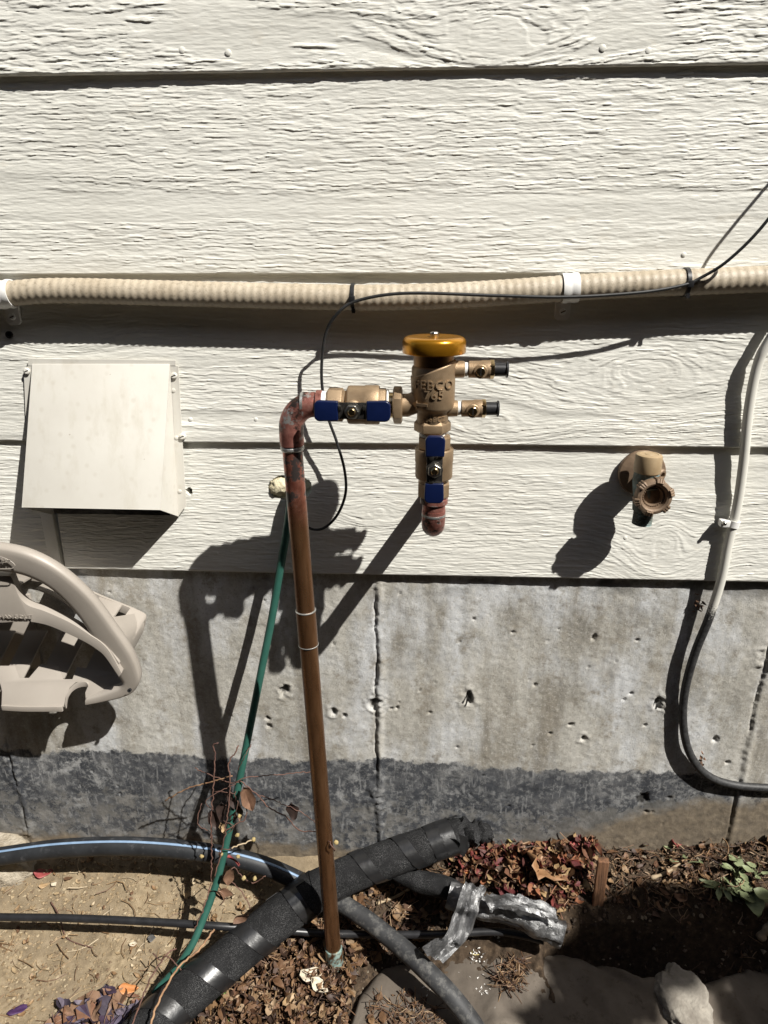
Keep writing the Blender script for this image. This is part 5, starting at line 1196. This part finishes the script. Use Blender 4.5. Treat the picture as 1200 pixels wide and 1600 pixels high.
leaf(762, 1344, 0.028, 0.018, 'leaf_red', 'bright red leaf on top of the bank near the insulated pipe', 0.9, 0.7, 0.8, 0.3, 0.026)
leaf(773, 1367, 0.026, 0.015, 'leaf_red', 'crimson leaf standing below the bright red one', 1.5, 0.8, 0.8, 0.3, 0.020)
leaf(893, 1343, 0.034, 0.022, 'leaf_red', 'red leaf left of the wooden stake', 0.3, 0.6, 1.0, 0.4, 0.028)
leaf(793, 1335, 0.022, 0.013, 'leaf_yellow', 'pale yellow leaf leaning on the foundation in the red bank', 1.4, 0.9, 0.5, 0.3, 0.030)
leaf(723, 1366, 0.026, 0.015, 'leaf_orange', 'orange curled leaf at the left end of the red bank', -0.6, 0.5, 1.3, 0.4, 0.014)
leaf(733, 1352, 0.024, 0.012, 'leaf_pale', 'pale cream leaf at the left end of the red bank', 1.3, 0.7, 1.2, 0.4, 0.020)
leaf(617, 1478, 0.026, 0.020, 'leaf_orange', 'orange leaf tucked beside the poly pipe at the edge of the fabric', 0.4, 0.4, 0.6, 0.3, 0.008)
leaf(480, 1550, 0.045, 0.026, 'leaf_pale', 'large pale dry leaf on the brown heap', 0.5, 0.5, 1.1, 0.5, 0.034)
leaf(497, 1562, 0.036, 0.020, 'leaf_pale', 'second pale dry leaf overlapping the large one on the brown heap', -0.5, 0.4, 1.2, 0.4, 0.034)
leaf(452, 1590, 0.038, 0.020, 'leaf_tan', 'tan leaf at the bottom of the brown heap', 0.9, 0.4, 1.0, 0.4, 0.032)
leaf(425, 1492, 0.034, 0.018, 'leaf_tan', 'pointed tan leaf at the top of the brown heap', 1.1, 0.4, 0.9, 0.5, 0.022)
leaf(1052, 1325, 0.026, 0.020, 'leaf_red', 'reddish leaf at the wall foot behind the weeds', 0.3, 0.6, 0.8, 0.3, 0.012)
leaf(1058, 1412, 0.030, 0.018, 'leaf_brown', 'brown leaf hanging over the far rim of the hole', 0.3, 0.5, 0.8, 0.3, 0.012)

# ------------------------------------------------------------------ dead vine on the green tube
vroot = at(345, 1385, -0.135)
vine = thing('dead_vine', 'dead reddish vine with dry leaves tangled round the green tube', 'vine', vroot)
def vs(pts, r=0.0011, mat='vine'):
    P_ = resample(catmull([at(x, y, Y) for x, y, Y in pts], 8), 0.004); rr = random.Random(int(pts[0][0])); P_ = [p + Vector((rr.gauss(0, 0.0006), rr.gauss(0, 0.0006), rr.gauss(0, 0.0006))) for p in P_]
    MB().tube(P_, r, 6).build('stem', mat, vine, 0, 180)
vs([(330, 1378, -.14), (331, 1330, -.13), (330, 1280, -.12), (334, 1220, -.11), (336, 1180, -.10), (333, 1165, -.10), (341, 1160, -.10)])
vs([(335, 1370, -.145), (345, 1335, -.135), (352, 1300, -.13), (357, 1260, -.12), (360, 1220, -.11), (357, 1195, -.10), (366, 1178, -.095), (372, 1165, -.09)])
vs([(258, 1252, -.07), (285, 1235, -.08), (330, 1222, -.09), (362, 1212, -.10)], 0.0012, 'twig')
vs([(303, 1200, -.08), (335, 1213, -.09), (362, 1224, -.10), (385, 1215, -.10), (440, 1210, -.07), (490, 1205, -.06)], 0.0008)
vs([(375, 1220, -.10), (400, 1240, -.10), (420, 1262, -.10), (445, 1275, -.09), (470, 1298, -.10), (500, 1300, -.12), (515, 1316, -.175), (523, 1330, -.178)], 0.0010)
vs([(400, 1240, -.10), (440, 1255, -.09), (480, 1275, -.09), (510, 1305, -.14)], 0.0007)
vs([(330, 1380, -.15), (318, 1420, -.17), (305, 1450, -.18), (298, 1475, -.19)], 0.0010)
vs([(232, 1610, -.33), (250, 1560, -.29), (280, 1510, -.24), (310, 1485, -.22), (335, 1452, -.19)], 0.0017, 'twig')
vs([(283, 1515, -.24), (262, 1495, -.22), (250, 1500, -.22), (238, 1490, -.21)], 0.0010)
vs([(205, 1605, -.33), (235, 1530, -.25), (262, 1490, -.21), (275, 1482, -.20)], 0.0012)
vs([(345, 1375, -.14), (365, 1355, -.12), (375, 1365, -.12), (395, 1380, -.12), (415, 1368, -.12)], 0.0009)
vs([(352, 1300, -.125), (365, 1290, -.12), (382, 1280, -.115), (385, 1262, -.11)], 0.0010)
vs([(362, 1325, -.125), (380, 1318, -.11), (395, 1313, -.10)], 0.0012, 'twig_pale')
vs([(350, 1372, -.14), (370, 1385, -.15), (385, 1405, -.16), (392, 1422, -.165)], 0.0008)
rr = random.Random(12)
for k in range(9):
    x = 348 + rr.gauss(0, 14); y = rr.uniform(1190, 1370); Y = -0.09 - (y - 1190) / 180 * 0.045
    vs([(x, y, Y), (x + rr.gauss(0, 14), y - rr.uniform(8, 26), Y + rr.gauss(0, .012)), (x + rr.gauss(0, 24), y - rr.uniform(15, 45), Y + rr.gauss(0, .018))], 0.0007)
def vleaf(px, py, Y, L, W, mat, rz, curl, fold, tilt=1.2):
    rr = random.Random(int(px + py)); v, f = leaf_geo(L, W, curl, fold, 0.08, rr, 8)
    c = at(px, py, Y); M = Matrix.Translation(c) @ Matrix.Rotation(math.pi / 2, 4, 'X') @ Matrix.Rotation(rz, 4, 'Z') @ Matrix.Rotation(rr.uniform(-0.5, 0.5), 4, 'X')
    MB().add(v, f, M).build('leaf', mat, vine, 0, 60)
vleaf(384, 1240, -.105, 0.046, 0.026, 'leaf_brown', -1.35, 0.7, 0.6); vleaf(376, 1262, -.10, 0.034, 0.016, 'leaf_brown', -1.5, 0.6, 0.6)
vleaf(335, 1275, -.115, 0.040, 0.022, 'leaf_black', -1.4, 0.5, 0.4); vleaf(345, 1262, -.11, 0.038, 0.018, 'leaf_black', -1.7, 0.5, 0.5)
vleaf(360, 1245, -.105, 0.036, 0.014, 'leaf_black', -1.2, 0.6, 0.5); vleaf(365, 1275, -.11, 0.03, 0.012, 'leaf_black', -1.9, 0.6, 0.5)
vleaf(457, 1264, -.085, 0.036, 0.021, 'leaf_black', -1.45, 0.2, 0.2); vleaf(358, 1365, -.15, 0.034, 0.018, 'leaf_brown', -1.8, 0.6, 0.3)
vleaf(337, 1392, -.15, 0.030, 0.022, 'leaf_brown', -0.4, 0.6, 0.4); vleaf(350, 1393, -.15, 0.028, 0.016, 'leaf_brown', -0.1, 0.7, 0.4)
vleaf(375, 1432, -.165, 0.034, 0.020, 'leaf_brown', 0.6, 0.7, 0.4); vleaf(365, 1340, -.12, 0.026, 0.012, 'leaf_red', -0.7, 0.7, 0.5)
vleaf(347, 1290, -.115, 0.02, 0.012, 'leaf_tan', -1.3, 0.6, 0.4)
for px, py, Y in ((374, 1275, -.12), (371, 1305, -.115), (396, 1312, -.10), (315, 1338, -.12), (372, 1338, -.12), (381, 1372, -.13), (398, 1373, -.13), (525, 1316, -.176), (345, 1335, -.13)):
    bm = bmesh.new(); bmesh.ops.create_icosphere(bm, subdivisions=2, radius=1); c = at(px, py, Y)
    for v in bm.verts: n = v.co.copy(); v.co = c - vroot + n * 0.0036 * (1 + 0.35 * float(vn(n.x * 4 + px, n.y * 4 + n.z * 5, 3)))
    me = bpy.data.meshes.new('seed_head'); bm.to_mesh(me); bm.free(); o = link('seed_head', me, 'bud', vine, True, 180)

# ------------------------------------------------------------------ weeds
def weed(px, py, label, leaves, seed, mat='leaf_weed'):
    rr = random.Random(seed); b = gpt(px, py); t = thing('weed', label, 'weed', b, 'small weeds by the wall')
    for (dx, dy, h, L, W, rz, tilt) in leaves:
        c = b + Vector((dx, dy, h)); q = [b + Vector((0, 0, 0.001)), b + Vector((dx * 0.4, dy * 0.4, h * 0.8)), c]
        MB().tube(resample(catmull(q, 4), 0.005), 0.0009, 5).build('stem', mat, t, 0, 180)
        v, f = leaf_geo(L, W, rr.uniform(0.2, 0.9), rr.uniform(0.05, 0.35), 0.05, rr, 7, 0.75)
        o = MB().add(v, f, place(c, rz, tilt, rz + 1.4)).build('leaf', mat, t, 0, 60)
    return t
def rosette(n, R, L, W, seed, hh=0.012):
    rr = random.Random(seed); out = []
    for k in range(n):
        a = k * 2.4 + rr.uniform(-0.4, 0.4); r = R * rr.uniform(0.5, 1.1); out.append((r * math.cos(a), r * math.sin(a) * 0.8, hh * rr.uniform(0.5, 2.0), L * rr.uniform(0.7, 1.2), W * rr.uniform(0.7, 1.2), a, rr.uniform(-0.6, 0.6)))
    return out
weed(1122, 1398, 'pale green weed rosette with narrow leaves at the rim of the hole', rosette(11, 0.022, 0.030, 0.011, 3), 3)
weed(1175, 1412, 'broad-leaved pale weed at the right edge above the thick stick', rosette(7, 0.026, 0.034, 0.026, 4, 0.014), 4)
weed(1150, 1375, 'small grey-green weed between the two larger weeds', rosette(7, 0.018, 0.022, 0.014, 6, 0.016), 6)
weed(1180, 1370, 'small dark green weed against the wall at the right edge', rosette(5, 0.014, 0.018, 0.012, 8, 0.016), 8)
weed(1020, 1325, 'grassy green shoot with long narrow leaves at the wall foot', [(-0.012, 0.0, 0.012, 0.034, 0.006, 2.7, 0.2), (0.010, 0.0, 0.014, 0.036, 0.006, 0.3, 0.2), (0.022, -0.006, 0.010, 0.022, 0.007, -0.4, 0.3), (-0.02, -0.004, 0.012, 0.02, 0.006, 2.2, 0.3)], 5)
weed(1068, 1352, 'trailing weed stem with three small upright leaves near the pale bent stick', [(0.0, 0, 0.018, 0.016, 0.008, 1.5, 0.4), (-0.022, -0.004, 0.012, 0.014, 0.008, 1.7, 0.4), (0.026, -0.006, 0.014, 0.018, 0.007, 1.4, 0.5)], 7)
weed(345, 1580, 'bright green sprig beside the insulated pipe at the bottom edge', [(0.004, 0.010, 0.012, 0.036, 0.022, 0.7, 0.2), (-0.018, -0.012, 0.010, 0.020, 0.014, 3.4, 0.2), (0.012, -0.016, 0.010, 0.020, 0.012, -0.9, 0.3), (0.018, -0.030, 0.008, 0.018, 0.012, -0.4, 0.2)], 9, 'leaf_green')

# ------------------------------------------------------------------ unseen tree added, its crown shaped to shade the lower right corner
def shade_pt(px, py, k):
    p = zat(px, py, -0.085); return p + Vector((1.28, -1.0, 1.90)) * k
tree = thing('added_shade_tree', 'small dense tree added out of view to shade the lower right corner', 'tree', (2.0, -1.7, -0.1))
MB().tube(resample(catmull([Vector((2.0, -1.7, -0.2)), Vector((1.97, -1.66, 0.6)), Vector((1.85, -1.55, 1.3)), Vector((1.7, -1.4, 1.9))], 8), 0.05), [0.05, 0.048, 0.046, 0.044, 0.042] + [0.038] * 60, 12).build('trunk', 'wood', tree, 0, 180)
cr = MB(); core = MB(); rr = random.Random(21)
for (px, py, rad) in ((915, 1470, .05), (915, 1545, .05), (890, 1630, .06), (960, 1450, .055), (940, 1530, .065), (935, 1620, .072), (1030, 1455, .05), (1005, 1505, .045), (1090, 1470, .05), (1150, 1500, .05), (1195, 1575, .06), (1070, 1500, .032), (1230, 1520, .08), (1010, 1700, .06), (940, 1720, .11), (1250, 1640, .09)):
    c = shade_pt(px, py, 0.80 + rr.uniform(-0.04, 0.08))
    bm = bmesh.new(); bmesh.ops.create_icosphere(bm, subdivisions=3, radius=1)
    V_ = []
    for v in bm.verts:
        n = v.co.copy(); V_.append(c + n * rad * 0.86 * (1 + 0.22 * float(vn(n.x * 2.5 + px, n.y * 2.5 + n.z * 3, 2))))
    core.add(V_, [tuple(v.index for v in f.verts) for f in bm.faces]); bm.free()
    for k in range(70):
        d = Vector((rr.gauss(0, 1), rr.gauss(0, 1), rr.gauss(0, 1))).normalized(); v, f = leaf_geo(0.04, 0.022, 0.6, 0.3, 0.05, rr, 3)
        cr.add(v, f, place(c + d * rad * rr.uniform(0.8, 1.08), rr.uniform(0, 6), rr.uniform(-1, 1), rr.uniform(0, 6)))
core.build('inner_crown', 'leaf_green', tree, 0, 180); cr.build('crown', 'leaf_green', tree, 0, 60)

# clumps of wind-blown debris caught on the wall
def clump(px, py, Y, label, seed):
    rr = random.Random(seed); c = at(px, py, Y); mb = MB()
    for k in range(16):
        v, f = leaf_geo(rr.uniform(0.005, 0.012), rr.uniform(0.003, 0.006), rr.uniform(-1.5, 1.5), 0.4, 0.1, rr, 3)
        mb.add(v, f, Matrix.Translation(c + Vector((rr.gauss(0, 0.004), rr.uniform(-0.008, 0), rr.gauss(0, 0.007)))) @ Matrix.Rotation(rr.uniform(0, 6), 4, 'X') @ Matrix.Rotation(rr.uniform(0, 6), 4, 'Z'))
    tag(mb.build('debris_clump', 'leaf_brown', None), label, 'debris')
clump(1091, 943, -0.004, 'small reddish clump of debris under the siding edge near the painted cable', 3)
clump(1092, 1191, -0.006, 'tiny clump of debris caught on the bend of the black cable', 4)
